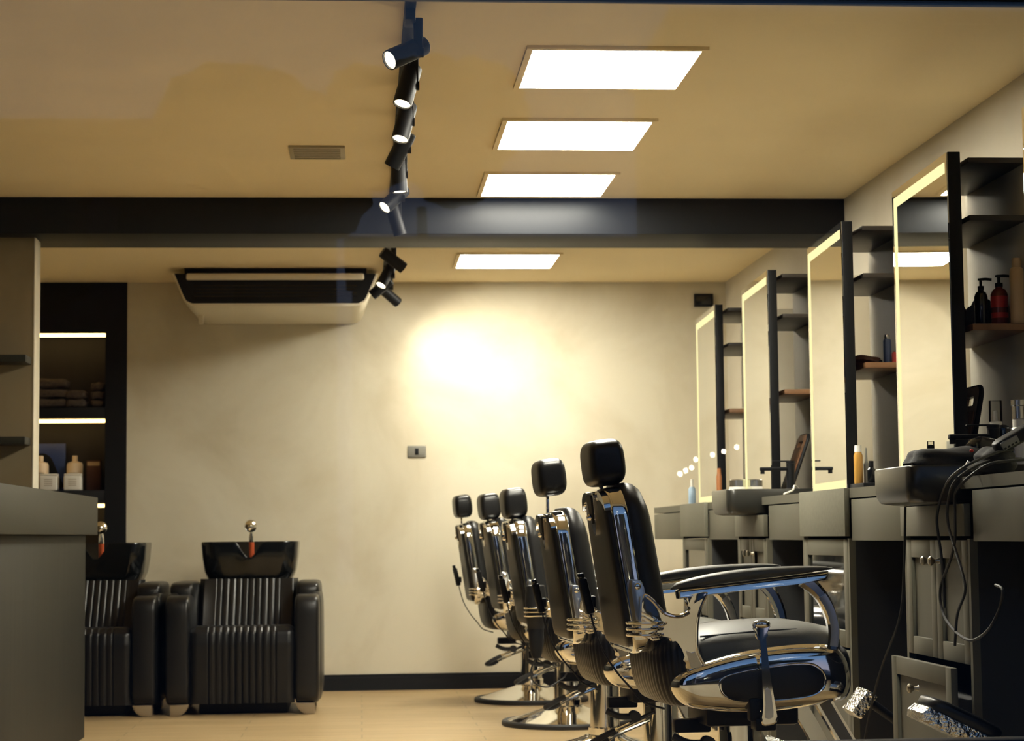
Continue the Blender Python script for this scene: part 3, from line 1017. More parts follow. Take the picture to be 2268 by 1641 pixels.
for c, s in zip(chairs, chair_spec):
    set_chair(c, s[2], s[3])

# clippers hung behind each back, cord down into the seat
clab = ['black hair clipper hung behind the back of the nearest barber chair',
        'black hair clipper hung behind the barber chair with the raised headrest',
        'black hair clipper hung behind the barber chair that holds the dryer',
        'black hair clipper hung behind the mostly hidden fourth barber chair',
        'black hair clipper hung behind the farthest barber chair, its cord looping against the wall']
clip0 = None
for i, s in enumerate(chair_spec):
    (cx_, cy_), a, dz, rs, _ = s
    if clip0 is None:
        clip0 = thing('hair_clipper', clab[i], 'hair clipper', (cx_, cy_, dz), math.radians(a), 'clippers hanging behind the barber chairs')
        Tc = Matrix.Translation((-0.425, 0.168, 0.800)) @ Matrix.Rotation(-math.radians(13), 4, 'Y')
        MB().box(-0.014, 0.012, -0.020, 0.020, -0.055, 0.055, 0.006, T=Tc).build('clipper_body', 'black', clip0)
        MB().box(-0.012, 0.006, -0.018, 0.018, 0.055, 0.072, 0.003, T=Tc).build('blade', 'black_gloss', clip0)
        MB().box(-0.412, -0.396, 0.160, 0.190, 0.765, 0.800, 0.005).build('hook', 'rubber', clip0)
        MB().tube([(-0.413, 0.168, 0.748), (-0.402, 0.160, 0.700), (-0.385, 0.13, 0.640), (-0.350, 0.09, 0.575), (-0.315, 0.06, 0.530), (-0.285, 0.02, 0.490), (-0.225, 0.0, 0.470)], 0.0032, 8).build('cord', 'rubber', clip0)
    else:
        dup(clip0, (cx_, cy_, dz), math.radians(a), clab[i])

# hair dryer standing in the ring holder of the middle chair
(cx_, cy_), a, dz, _, _ = chair_spec[2]
hd = thing('hair_dryer', 'black hair dryer standing in the ring holder of the middle barber chair', 'hair dryer', (cx_, cy_, dz), math.radians(a))
c0 = (-0.350, -0.322, 0)
MB().lathe([(0, 0.837), (0.034, 0.836), (0.040, 0.832), (0.044, 0.80), (0.0475, 0.765), (0.0455, 0.735), (0.0455, 0.70), (0.040, 0.675), (0.036, 0.65), (0, 0.65)], c=c0, n=32).build('barrel', 'leather', hd)
MB().lathe([(0, 0.652), (0.035, 0.652), (0.032, 0.60), (0.026, 0.55), (0.018, 0.525), (0, 0.525)], c=c0, n=28).build('handle', 'black', hd)
b = MB()
b.tube([(-0.350, -0.322, 0.53), (-0.375, -0.322, 0.47), (-0.36, -0.32, 0.42), (-0.30, -0.31, 0.40), (-0.23, -0.26, 0.43), (-0.20, -0.20, 0.45)], 0.0035, 8)
b.build('cord', 'rubber', hd)

# ------------------------------------------------------------------ shampoo chairs
def ridged(x, half, nch, depth):
    if abs(x) >= half:
        return 0.0
    f = (x+half)/(2*half)*nch
    return -depth*(1-abs(math.sin(PI*f)))**2.2

def build_wash(label):
    t = thing('shampoo_chair', label, 'shampoo chair', (0, 0, 0), 0, 'black leather shampoo chairs with wash basins')
    # seat: front apron and seat top as one upholstered skin
    def seat(u, v):
        x = -0.292+0.584*u
        P = [(0.030, 0.065), (0.018, 0.25), (0.012, 0.40), (0.022, 0.462), (0.060, 0.495), (0.12, 0.498), (0.35, 0.480), (0.56, 0.468)]
        k = v*(len(P)-1)
        i = min(int(k), len(P)-2)
        f = k-i
        y = P[i][0]*(1-f)+P[i+1][0]*f
        z = P[i][1]*(1-f)+P[i+1][1]*f
        d = ridged(x, 0.19, 10, 0.010)
        ed = max(0, (abs(x)-0.25)/0.042)
        d -= 0.02*ed*ed
        wv = min(1, max(0, (v-0.42)/0.16))
        return Vector((x, y - d*(1-wv), z + d*wv))
    b = MB()
    b.grid(seat, 141, 40)
    b.box(-0.285, 0.285, 0.045, 0.58, 0.07, 0.455)
    b.build('seat', 'leather_soft', t, angle=70)
    def back(u, v):
        x = -0.290+0.580*u
        y = 0.50 + 0.20*v
        z = 0.452 + 0.295*v
        wv = 1.0
        d = ridged(x, 0.19, 10, 0.010)
        ed = max(0, (abs(x)-0.20)/0.09)
        bul = -0.035*(min(1, ed)**1.5)*math.sin(PI*(0.15+0.8*v))   # side wings come forward
        dn = 0.06*max(0, (abs(x)-0.262)/0.028)
        return Vector((x, y - d*0.9 + bul + dn, z + d*0.4))
    b = MB()
    b.grid(back, 141, 24)
    b.prism([(0.525, 0.30), (0.735, 0.742), (0.79, 0.742), (0.72, 0.30)], -0.28, 0.28, axis='x')
    b.build('backrest', 'leather_soft', t, angle=70)
    for sg in (-1, 1):
        a_ = MB().sq((sg*0.360, 0.36, 0.362), (0.073, 0.36, 0.306), 0.22, 0.22, 48, 28).build('arm', 'leather_soft', t, angle=70)
        MB().sq((sg*0.360, 0.56, 0.62), (0.072, 0.30, 0.118), 0.32, 0.28, 40, 22).build('arm_pad', 'leather_soft', a_, angle=70)
        MB().sq((sg*0.405, 0.45, 0.37), (0.040, 0.34, 0.31), 0.35, 0.35, 40, 22).build('arm_side', 'leather_soft', a_, angle=70)
        # foot: rounded metal slipper
        fo = [(sg*0.296, 0.062), (sg*0.302, 0.045), (sg*0.316, 0.022), (sg*0.336, 0.006), (sg*0.360, 0.0), (sg*0.402, 0.0), (sg*0.402, 0.062)]
        MB().prism(fo, 0.03, 0.16, 0.004).build('foot', 'foot_tan', t)
        MB().prism(fo, 0.58, 0.70, 0.004).build('foot', 'foot_tan', t)
    b = MB()
    b.box(-0.25, 0.25, 0.15, 0.70, 0.0, 0.09, 0.01)
    b.build('plinth', 'black', t)
    # basin
    n = 120
    def ring(w, d, z, r, yc=0.96, notch=0.0):
        pts = resample(rrect(2*w, d, r, r*1.4, 8), n)
        out = []
        for x, s in pts:
            zz = z
            y = yc-d/2+s
            if notch > 0 and s < d*0.35:
                f = max(0, 1-abs(x)/0.080)
                zz = z - notch*min(1, f*1.25)*(1-s/(d*0.35))
            out.append((x, y, zz))
        return out
    rings = [ring(0.20, 0.36, 0.700, 0.10), ring(0.240, 0.42, 0.715, 0.10), ring(0.272, 0.455, 0.79, 0.09), ring(0.284, 0.470, 0.87, 0.085, notch=0.03), ring(0.290, 0.480, 0.955, 0.08, notch=0.094), ring(0.288, 0.476, 0.966, 0.08, notch=0.094), ring(0.272, 0.445, 0.966, 0.08, notch=0.094), ring(0.262, 0.430, 0.952, 0.08, notch=0.09), ring(0.225, 0.36, 0.83, 0.09), ring(0.12, 0.20, 0.79, 0.08)]
    bs = MB().loft(rings).build('basin', 'black_gloss', t, angle=50)
    MB().lathe([(0, 0.79), (0.03, 0.79), (0.03, 0.795), (0, 0.795)], c=(0, 0.96, 0), n=20).build('drain', 'chrome', bs)
    b = MB()
    b.box(-0.14, 0.14, 0.84, 1.10, 0.0, 0.71, 0.02)
    b.build('pedestal', 'black', t)
    # hand shower parked upright in the bowl
    hs = MB().tube([(0.0, 1.0, 0.80), (0.0, 0.985, 0.88), (0.0, 0.97, 0.965)], 0.0165, 14).build('shower_hose', 'redhose', t)
    b = MB()
    b.tube([(0.0, 0.97, 0.962), (0.0, 0.968, 1.00), (0.0, 0.965, 1.022)], [0.017, 0.016, 0.012], 14)
    b.lathe([(0, -0.012), (0.034, -0.012), (0.0385, -0.004), (0.037, 0.004), (0.024, 0.014), (0, 0.018)], n=32, T=Matrix.Translation((-0.002, 0.955, 1.060)) @ Matrix.Rotation(PI/2-0.25, 4, 'X') @ Matrix.Rotation(0.25, 4, 'Y'))
    b.build('shower_head', 'chrome', t)
    b = MB()
    b.torus((0.075, 1.08, 0.905), 0.022, 0.009, axis='y', n=24, m=8)
    b.tube([(0.075, 1.09, 0.84), (0.075, 1.085, 0.885)], 0.012, 10)
    b.build('mixer_tap', 'redhose', t)
    return t
w0 = build_wash('black leather shampoo chair with basin standing free of the desk, fully in view')
w0.location = (-0.667, 11.28, 0)
dup(w0, (-1.572, 11.28, 0), 0, 'black leather shampoo chair with basin half hidden behind the reception desk')

# ------------------------------------------------------------------ counter along the right wall
FX = 1.752                                   # face of the drawer fronts
struct(MB().box(2.12, 2.14, YF+0.07, 11.84, 0, 1.10).build('trim_2', 'void', flat=True))
# black plinth floor strip under the counter
wt = MB()
wo_ = [(XR, 4.5), (XR, 11.84), (FX, 11.84)]
for yb_ in (8.83, 5.93):
    wo_ += [(FX, yb_+0.212), (2.022, yb_+0.212), (2.022, yb_-0.212), (FX, yb_-0.212)]
wo_ += [(FX, 4.5)]
wt.prism(wo_, 1.107, 1.142, axis='z')
tag(wt.build('worktop', 'cab'), 'long olive grey worktop under the mirrors on the right', 'worktop')
drawers = [(11.84, 10.76, 'olive grey drawer unit at the far end of the counter by the back wall'),
           (9.96, 9.17, 'olive grey drawer unit between the farthest basin and the first glass cabinet from the wall'),
           (8.48, 7.80, 'olive grey drawer unit right of the farther basin'),
           (7.03, 6.32, 'olive grey drawer unit between glass cabinet and nearer basin'),
           (5.61, 4.90, 'olive grey drawer unit nearest the window, right of the nearer basin')]
for y1, y0, lab in drawers:
    t = thing('drawer_unit', lab, 'drawer', (FX, (y0+y1)/2, 0.955), 0, 'drawer units under the worktop')
    hh = (y1-y0)/2
    MB().box(0, 0.018, -hh+0.004, hh-0.004, 0.0, 0.146, 0.0015).build('drawer_front', 'cab', t)
    MB().box(0.018, 0.34, -hh+0.012, hh-0.012, 0.004, 0.148).build('drawer_box', 'carcass', t)

def shaker(par, y0, y1, z0, z1, x, name, fill='cab', st=0.055, parent_name=None):
    """framed door facing -X, placed in parent's local space"""
    b = MB()
    b.box(x, x+0.020, y0, y0+st, z0, z1, 0.002)
    b.box(x, x+0.020, y1-st, y1, z0, z1, 0.002)
    b.box(x, x+0.020, y0+st, y1-st, z0, z0+st, 0.002)
    b.box(x, x+0.020, y0+st, y1-st, z1-st, z1, 0.002)
    if fill == 'cab':
        b.box(x+0.012, x+0.018, y0+st-0.002, y1-st+0.002, z0+st-0.002, z1-st+0.002)
    d = b.build(name, 'cab', par)
    if fill != 'cab':
        MB().box(x+0.010, x+0.014, y0+st-0.002, y1-st+0.002, z0+st-0.002, z1-st+0.002).build('glass_pane', fill, d)
    return d
def knob(par, y, z, x):
    b = MB()
    b.lathe([(0, 0), (0.010, 0), (0.007, 0.006), (0.006, 0.014), (0.014, 0.024), (0.0145, 0.029), (0.009, 0.034), (0, 0.035)], n=20, T=Matrix.Translation((x, y, z)) @ Matrix.Rotation(-PI/2, 4, 'Y'))
    return b.build('knob', 'knob', par)

cabs = [(10.75, 9.97, 'glass', 'glass fronted base cabinet farthest from the window'),
        (9.16, 8.49, 'doors', 'olive grey two door base cabinet under the farther basin'),
        (7.79, 7.04, 'glass', 'glass fronted base cabinet with speckled front block midway along the counter'),
        (6.31, 5.62, 'open', 'olive grey two door base cabinet under the nearer basin, lower drawer pulled out')]
for y1, y0, kind, lab in cabs:
    yc = (y0+y1)/2
    hh = (y1-y0)/2
    t = thing('base_cabinet', lab, 'cabinet', (0, yc, 0))
    b = MB()
    b.box(1.768, 2.11, -hh, -hh+0.018, 0, 0.955)
    b.box(1.768, 2.11, hh-0.018, hh, 0, 0.955)
    b.box(1.80, 2.11, -hh+0.018, hh-0.018, 0.08, 0.10)
    b.box(2.09, 2.11, -hh+0.018, hh-0.018, 0.10, 0.955)
    b.box(1.80, 2.11, -hh+0.018, hh-0.018, 0.93, 0.955)
    b.build('carcass', 'carcass', t)
    b = MB()
    b.box(1.745, 1.768, -hh, -hh+0.022, 0.06, 0.962)
    b.box(1.745, 1.768, hh-0.022, hh, 0.06, 0.962)
    b.build('stiles', 'cab', t)
    low = kind in ('doors', 'open')
    bk = MB()
    bk.box(1.732, 1.7515, -hh+0.006, hh-0.004, 0.970, 1.063 if low else 1.143, 0.0015)
    bk.build('front_block', 'cab_speck' if kind == 'glass' else 'cab', t)
    dz0 = 0.600
    if low:
        d1 = shaker(t, 0.001, hh-0.024, dz0, 0.958, 1.744, 'door')
        d2 = shaker(t, -hh+0.024, -0.001, dz0, 0.958, 1.744, 'door')
        knob(d1, 0.040, 0.895, 1.744)
        knob(d2, -0.040, 0.895, 1.744)
    else:
        shaker(t, -hh+0.024, hh-0.024, dz0-0.03, 0.958, 1.744, 'door', 'glass_dark', 0.06)
    out = 0.058 if kind == 'open' else 0.0
    b = MB()
    st = 0.055
    dx = 1.744-out
    dd = shaker(t, -hh+0.024, hh-0.024, 0.085, 0.592 if low else 0.56, dx, 'lower_drawer', 'cab')
    b = MB()
    b.box(dx+0.020, dx+0.33, -hh+0.04, hh-0.04, 0.11, 0.50)
    b.build('drawer_box', 'carcass', dd)
    knob(dd, 0.02, 0.51, dx)

# basins and taps
for yc, lab, tl, lower in ((8.83, 'dark rounded wash basin on the counter farther from the window', 'black tap of the farther basin, standing in front of a mirror', 0),
                           (5.93, 'dark rounded wash basin on the counter nearest the window, cords hanging over it', 'black tap of the nearer basin, among bottles and cords', 1)):
    t = thing('wash_basin', lab, 'basin', (1.60, yc, 1.065), 0, 'wash basins set into the counter front')
    L_, D_ = 0.30, 0.42
    def rg(ins, z, r):
        return [(p[1]+ins, p[0], z) for p in rrect(L_+0.12-2*ins, D_-2*ins, r, r, 8)]
    b = MB()
    b.loft([rg(0.040, 0.0, 0.05), rg(0.012, 0.006, 0.05), rg(0.003, 0.022, 0.045), rg(0.0, 0.05, 0.04), rg(0.0, 0.108, 0.04), rg(0.003, 0.113, 0.04), rg(0.014, 0.113, 0.04), rg(0.018, 0.106, 0.035), rg(0.030, 0.050, 0.04), rg(0.08, 0.032, 0.05)])
    bs = b.build('bowl', 'sink', t, angle=40)
    MB().lathe([(0, 0.033), (0.022, 0.033), (0.022, 0.037), (0, 0.037)], c=(0.2, 0, 0), n=20).build('drain', 'chrome', bs)
    t = thing('basin_tap', tl, 'tap', (1.935, yc+0.03, 1.178), 0, 'black taps at the wash basins')
    b = MB()
    b.lathe([(0, 0), (0.024, 0), (0.024, 0.004), (0.019, 0.008), (0.019, 0.118), (0, 0.118)], n=28)
    b.build('tap_body', 'black', t)
    b = MB()
    b.box(-0.140, 0.0, -0.013, 0.013, 0.086, 0.102, 0.004)
    b.lathe([(0, 0), (0.010, 0), (0.010, 0.016), (0, 0.016)], c=(-0.128, 0, 0.072), n=16)
    b.build('spout', 'black', t)
    b = MB()
    b.lathe([(0, 0.119), (0.020, 0.119), (0.020, 0.130), (0, 0.132)], n=28)
    b.box(-0.085, 0.0, -0.006, 0.006, 0.126, 0.132, 0.002)
    b.build('tap_lever', 'black', t)

# ------------------------------------------------------------------ mirror stations and shelf units
mir = [(6.268, 'tall lit mirror nearest in full view, on the counter by the nearer basin'),
       (7.700, 'tall lit mirror second from the window in full view, above the glass cabinet'),
       (9.150, 'tall lit mirror third from the window, behind the farther basin tap'),
       (10.545, 'tall lit mirror farthest from the window, beside the back wall'),
       (4.838, 'tall lit mirror cut off by the right edge, closest to the window')]
MZ0, MZ1, ML, MR = 1.143, 2.217, 0.766, -math.radians(2.0)
m0 = None
for y, lab in mir:
    if m0 is None:
        m0 = thing('lit_mirror', lab, 'mirror', (1.906, y, MZ0), MR, 'tall lit mirrors along the counter')
        hz = MZ1-MZ0
        MB().box(0.004, 0.046, 0, ML, 0, hz, 0.002).build('frame', 'black', m0)
        MB().box(0.0, 0.0045, 0.002, ML-0.002, 0.002, hz-0.002).build('mirror_glass', 'mirror', m0, flat=True)
        MB().box(-0.0022, -0.0002, 0.03, ML-0.03, hz-0.066, hz-0.030, 0.0008).build('top_light', 'strip', m0)
        MB().box(-0.0022, -0.0002, 0.03, ML-0.03, 0.012, 0.048, 0.0008).build('bottom_light', 'strip', m0)
        MB().box(-0.0022, -0.0002, ML-0.066, ML-0.030, 0.048, hz-0.066, 0.0008).build('side_light', 'strip', m0)
    else:
        dup(m0, (1.906, y, MZ0), MR*(1.35 if 7 < y < 8 else 1.0), lab)

shl = [(6.268, 'dark three shelf unit behind the nearest full mirror, holding bottles and a tan can'),
       (7.700, 'dark three shelf unit behind the second mirror, holding a blue can and cloth'),
       (9.150, 'dark three shelf unit behind the third mirror, empty shelves'),
       (10.545, 'dark three shelf unit behind the farthest mirror, empty shelves')]
s0 = None
for y, lab in shl:
    if s0 is None:
        s0 = thing('shelf_unit', lab, 'shelf unit', (1.982, y, MZ0), 0, 'shelf units behind the mirrors')
        MB().box(0.191, 0.439, 0.006, 0.664, 0, 1.05, 0.003).build('back_panel', 'wall_side', s0)
        for z in (1.040, 0.850):
            MB().box(0.0, 0.191, 0.012, 0.644, z, z+0.018, 0.0015).build('shelf', 'shelf', s0)
        MB().box(0.0, 0.191, 0.012, 0.644, 0.490, 0.512, 0.0015).build('shelf', 'shelf_top', s0)
    else:
        dup(s0, (1.995 if 7 < y < 8 else 1.982, y, MZ0), 0, lab)
SZ = MZ0+0.512                                 # top of the lower shelf

# ------------------------------------------------------------------ things on shelves and counter
def pump_bottle(name, loc, h, r, m, lab, label_m=None, cap='black', rz=0.0, cat='bottle'):
    t = thing(name, lab, cat, loc, rz)
    MB().lathe([(0, 0), (r*0.94, 0), (r, 0.004), (r, h*0.62), (r*0.8, h*0.70), (r*0.42, h*0.74), (r*0.42, h*0.77), (0, h*0.77)], n=28).build('bottle_body', m, t)
    b = MB()
    b.lathe([(0, h*0.765), (r*0.46, h*0.765), (r*0.46, h*0.84), (r*0.2, h*0.845), (r*0.2, h*0.955), (r*0.42, h*0.96), (r*0.42, h*0.995), (0, h)], n=20)
    b.tube([(0, 0, h*0.975), (0.015, -0.006, h*0.98), (0.034, -0.012, h*0.965)], 0.0045, 8)
    b.build('pump', cap, t)
    if label_m:
        MB().lathe([(r*1.01, h*0.36), (r*1.015, h*0.36), (r*1.015, h*0.58), (r*1.01, h*0.58)], n=28).build('upper_label', label_m, t)
        MB().lathe([(r*1.01, h*0.16), (r*1.015, h*0.16), (r*1.015, h*0.26), (r*1.01, h*0.26)], n=28).build('lower_label', label_m, t)
    return t
def spray_can(loc, h, r, m, lab, cap_m, cat='spray can'):
    t = thing('spray_can', lab, cat, loc)
    MB().lathe([(0, 0), (r*0.96, 0), (r, 0.004), (r, h*0.80), (r*0.85, h*0.845), (r*0.66, h*0.86), (0, h*0.86)], n=28).build('can_body', m, t)
    MB().lathe([(0, h*0.855), (r*0.62, h*0.855), (r*0.66, h*0.87), (r*0.66, h*0.985), (r*0.58, h), (0, h)], n=24).build('cap', cap_m, t)
    return t

pump_bottle('pump_bottle', (2.050, 6.40, SZ), 0.163, 0.022, 'black_gloss', 'slim black pump bottle on the shelf behind the nearest full mirror')
pump_bottle('pump_bottle', (2.105, 6.38, SZ), 0.172, 0.028, 'darkred', 'dark red pump bottle with red labels on the upper right shelf', 'red')
spray_can((2.143, 6.312, SZ), 0.218, 0.0235, 'tan', 'tall tan spray can on the upper right shelf beside the red labelled bottle', 'tan')
def lump(name, c, a, m, lab, cat, seed=0, e=0.8):
    rnd = random.Random(seed)
    ph = [rnd.uniform(0, 6.28) for _ in range(6)]
    def fn(p):
        d = Vector((p.x/a[0], p.y/a[1], p.z/a[2]))
        k = 1+0.10*math.sin(4*d.x+ph[0]+2*d.z)+0.08*math.sin(5*d.y+ph[1])+0.06*math.sin(7*d.z+ph[2]+3*d.x)
        q = p*k
        q.z = max(q.z, -a[2]*0.92)
        return q
    o = MB().sq((0, 0, 0), a, e, e, 40, 24, fn=fn).build(name, m, loc=(c[0], c[1], c[2]+a[2]*0.92))
    return tag(o, lab, cat)
lump('folded_cape', (2.00, 6.55, SZ), (0.030, 0.09, 0.055), 'brown_cloth', 'brown bundled cape on the shelf left of the slim black pump bottle', 'cape', 1)
lump('toiletry_bag', (2.110, 6.60, SZ), (0.040, 0.085, 0.058), 'black_cloth', 'black toiletry bag behind the dark red pump bottle', 'bag', 2)
lump('crumpled_towel', (2.045, 7.93, SZ), (0.058, 0.09, 0.022), 'brown_cloth', 'brown crumpled towel on the shelf beside the blue spray can', 'towel', 3)
lump('hair_brush_pouch', (2.105, 7.98, SZ), (0.028, 0.06, 0.019), 'black_cloth', 'small black pouch between brown towel and blue spray can', 'pouch', 4)
spray_can((2.135, 7.90, SZ), 0.128, 0.0165, 'bluecan', 'blue spray can with silver top on the shelf behind the second mirror', 'steel')
tag(MB().lathe([(0, 0), (0.010, 0), (0.010, 0.05), (0.006, 0.056), (0, 0.058)], n=18).build('lip_tube', 'red', loc=(2.158, 7.88, SZ)),
    'small red tube right of the blue spray can', 'tube')

# wooden hand mirrors leaning on the wall panels
def hand_mirror(loc, rot, lab, s=1.0):
    t = thing('hand_mirror', lab, 'hand mirror', loc, 0, 'wooden barber hand mirrors leaning on the counter')
    t.rotation_euler = rot
    w, h = 0.10*s, 0.315*s
    b = MB()
    o = rrect(2*w, h, 0.02, 0.035, 6)
    i_ = [(p[0]*0.52, h*0.80+(p[1]/h)*h*0.10) for p in rrect(2*w, h, 0.02, 0.035, 6)]
    rings = [[(0, p[0], p[1]) for p in i_], [(0, p[0], p[1]) for p in o], [(0.018, p[0], p[1]) for p in o], [(0.018, p[0], p[1]) for p in i_], [(0, p[0], p[1]) for p in i_]]
    b.loft(rings, caps=False)
    b.build('wooden_back', 'wood', t)
    MB().box(-0.0035, 0.0, -w*0.86, w*0.86, h*0.06, h*0.74, 0.001).build('mirror_face', 'wood', t)
    MB().torus((0.009, 0, 0), 0.001, 0.0005).bm.free()
    e = MB()
    e.tube([(0.009, p[0]*1.0, p[1]) for p in o]+[(0.009, o[0][0], o[0][1])], 0.0085, 8, smooth=False)
    e.build('black_edge', 'black', t)
    return t
hand_mirror((1.978, 6.50, 1.152), (0.0, math.radians(11), 0), 'brown wooden hand mirror leaning behind the nearest mirror post')
hand_mirror((1.995, 9.33, 1.152), (0.0, math.radians(20), 0), 'brown wooden hand mirror leaning beside the third mirror', 1.0)

# nearer basin clutter
t = thing('foam_bottle', 'dark foam pump bottle with clear cap standing behind the nearer tap', 'bottle', (2.022, 6.20, 1.143))
MB().lathe([(0, 0), (0.024, 0), (0.026, 0.005), (0.026, 0.145), (0.023, 0.158), (0.017, 0.166), (0, 0.166)], n=28).build('bottle_body', 'black_gloss', t)
b = MB()
b.lathe([(0, 0.165), (0.019, 0.165), (0.019, 0.188), (0.007, 0.190), (0.006, 0.222), (0, 0.224)], n=24)
b.build('pump', 'white_pure', t)
MB().lathe([(0.0195, 0.188), (0.0215, 0.188), (0.0205, 0.255), (0, 0.256), (0, 0.254), (0.0185, 0.253)], n=24).build('clear_cap', 'clear', t)
b = MB()
b.box(-0.014, 0.014, -0.0272, -0.0255, 0.066, 0.070)
b.box(-0.008, 0.006, -0.0272, -0.0255, 0.082, 0.090)
b.build('label_print', 'white', t)
t = thing('spray_bottle', 'small spray bottle with blue band beside the nearer basin', 'bottle', (1.735, 5.95, 1.1805))
MB().lathe([(0, 0), (0.026, 0), (0.026, 0.012), (0.020, 0.018), (0.012, 0.022), (0, 0.022)], n=24).build('bottle_body', 'black_gloss', t)
MB().lathe([(0.0262, 0.004), (0.0266, 0.004), (0.0266, 0.008), (0.0262, 0.008)], n=24).build('blue_band', 'blue', t)
MB().lathe([(0, 0.021), (0.0125, 0.021), (0.0125, 0.048), (0.009, 0.052), (0.009, 0.066), (0, 0.068)], n=20).build('spray_nozzle', 'black', t)
MB().lathe([(0.0100, 0.050), (0.0112, 0.050), (0.0112, 0.078), (0, 0.079), (0, 0.078), (0.0100, 0.077)], n=20).build('clear_cap', 'clear', t)
t = thing('small_bottle', 'small bottle with pale cap right of the blue banded spray bottle', 'bottle', (1.792, 5.97, 1.1805))
MB().lathe([(0, 0), (0.012, 0), (0.012, 0.024), (0, 0.024)], n=20).build('bottle_body', 'black', t)
MB().lathe([(0, 0.0245), (0.012, 0.0245), (0.012, 0.048), (0.010, 0.052), (0, 0.053)], n=20).build('cap', 'white_pure', t)
lump('barber_cape', (1.78, 5.90, 1.145), (0.13, 0.10, 0.050), 'black_cloth', 'black bundled cape heaped over the nearer basin', 'cape', 5, 0.9)
t = thing('hair_dryer', 'glossy black hair dryer lying on its side behind the nearer basin', 'hair dryer', (1.872, 5.88, 1.235), 0.5)
Td = Matrix.Rotation(math.radians(82), 4, 'Y')
MB().lathe([(0, -0.055), (0.020, -0.052), (0.031, -0.035), (0.035, -0.005), (0.031, 0.025), (0.022, 0.05), (0.020, 0.075), (0, 0.075)], n=32, T=Td).build('barrel', 'black_gloss', t)
MB().tube([(0.0, 0.01, -0.01), (0.02, 0.02, -0.045), (0.04, 0.03, -0.085)], [0.014, 0.013, 0.012], 14).build('handle', 'black_gloss', t)
MB().sq((-0.075, -0.030, -0.012), (0.006, 0.006, 0.006), 1, 1, 16, 10).build('red_button', 'red', t)
tag(MB().lathe([(0, 0), (0.026, 0), (0.030, 0.006), (0.030, 0.10), (0.026, 0.125), (0.012, 0.135), (0, 0.137)], n=28).build('round_bottle', 'black_gloss', loc=(1.985, 6.02, 1.175)),
    'glossy black rounded bottle right of the foam bottle', 'bottle')
t = thing('glass_bottle', 'clear glass bottle at the right edge above the clippers', 'bottle', (2.035, 6.02, 1.143))
MB().lathe([(0, 0), (0.028, 0), (0.030, 0.005), (0.030, 0.14), (0.022, 0.155), (0.018, 0.16), (0.018, 0.185), (0, 0.186)], n=28).build('bottle_body', 'white_pure', t)
MB().lathe([(0, 0.186), (0.019, 0.186), (0.019, 0.225), (0.022, 0.228), (0.022, 0.245), (0, 0.246)], n=24).build('stopper', 'steel', t)
# clippers lying on the worktop with a grey control face
t = thing('hair_clipper', 'black corded hair clipper with grey face lying on the counter at right', 'hair clipper', (1.842, 5.56, 1.235), 0)
Tk = Matrix.Rotation(math.radians(-28), 4, 'Y') @ Matrix.Rotation(math.radians(8), 4, 'X')
MB().sq((0.03, 0, 0), (0.070, 0.026, 0.020), 0.45, 0.5, 36, 18, T=Tk).build('clipper_body', 'black', t)
MB().box(-0.026, 0.030, -0.0275, -0.022, -0.012, 0.013, 0.004, T=Tk).build('control_face', 'grey', t)
b = MB()
for k in range(4):
    b.box(-0.022+k*0.012, -0.015+k*0.012, -0.0285, -0.027, -0.009, -0.004, T=Tk)
b.build('buttons', 'black', t)
MB().box(0.075, 0.135, -0.022, 0.022, -0.012, 0.014, 0.005, T=Tk).build('blade_head', 'tan', t)
lump('tool_roll', (1.835, 5.64, 1.143), (0.060, 0.07, 0.042), 'black_cloth', 'black tool roll under the clippers at the right edge of the counter', 'tool roll', 8)

# loose cords hanging over the basin edge
def sc(pts, k):
    return pts
KX = 1.690
def hang(pts):
    out = []
    for x, y, z in pts:
        f = KX/1.56
        out.append((KX, y*f, 0.985+(z-0.985)*f))
    return out
c1 = [(1.86, 5.55, 1.215), (1.80, 5.53, 1.205)] + hang([(1.56, 5.057, 1.149), (1.56, 5.218, 1.108), (1.56, 5.305, 1.032), (1.56, 5.302, 0.978), (1.56, 5.278, 0.92), (1.56, 5.264, 0.847), (1.56, 5.262, 0.78)])
c2 = [(1.90, 5.60, 1.19), (1.80, 5.58, 1.185)] + hang([(1.56, 5.115, 1.122), (1.56, 5.202, 1.061), (1.56, 5.208, 1.002), (1.56, 5.153, 0.938), (1.56, 5.085, 0.864), (1.56, 5.077, 0.825), (1.56, 5.15, 0.765), (1.56, 5.178, 0.684)])
c3 = [(1.92, 5.50, 1.185), (1.82, 5.46, 1.18), (1.74, 5.44, 1.165)] + hang([(1.56, 5.118, 1.094), (1.56, 5.143, 1.036), (1.56, 5.151, 0.961), (1.56, 5.196, 0.909), (1.56, 5.285, 0.842), (1.56, 5.299, 0.795), (1.56, 5.253, 0.749), (1.56, 5.139, 0.714), (1.56, 5.024, 0.706), (1.56, 4.895, 0.737), (1.56, 4.806, 0.789), (1.56, 4.77, 0.839), (1.56, 4.824, 0.851)])
for pts, lab in ((c1, 'leftmost of three black cords hanging over the nearer basin'), (c2, 'middle black cord hanging over the nearer basin, ending in a short tail'), (c3, 'black cord over the nearer basin that loops out to the right')):
    tag(MB().tube(pts, 0.0042, 8).build('power_cord', 'rubber'), lab, 'cord', 'cords hanging over the nearer basin')
tag(MB().tube([(1.700, 6.127, 1.062), (1.700, 6.16, 0.875), (1.690, 6.19, 0.715), (1.66, 6.333, 0.535), (1.64, 6.44, 0.35), (1.61, 6.50, 0.10), (1.57, 6.50, 0.006), (1.50, 6.45, 0.006)], 0.0042, 8).build('power_cord', 'rubber'),
    'thin black cord dropping from under the nearer basin to the floor', 'cord')
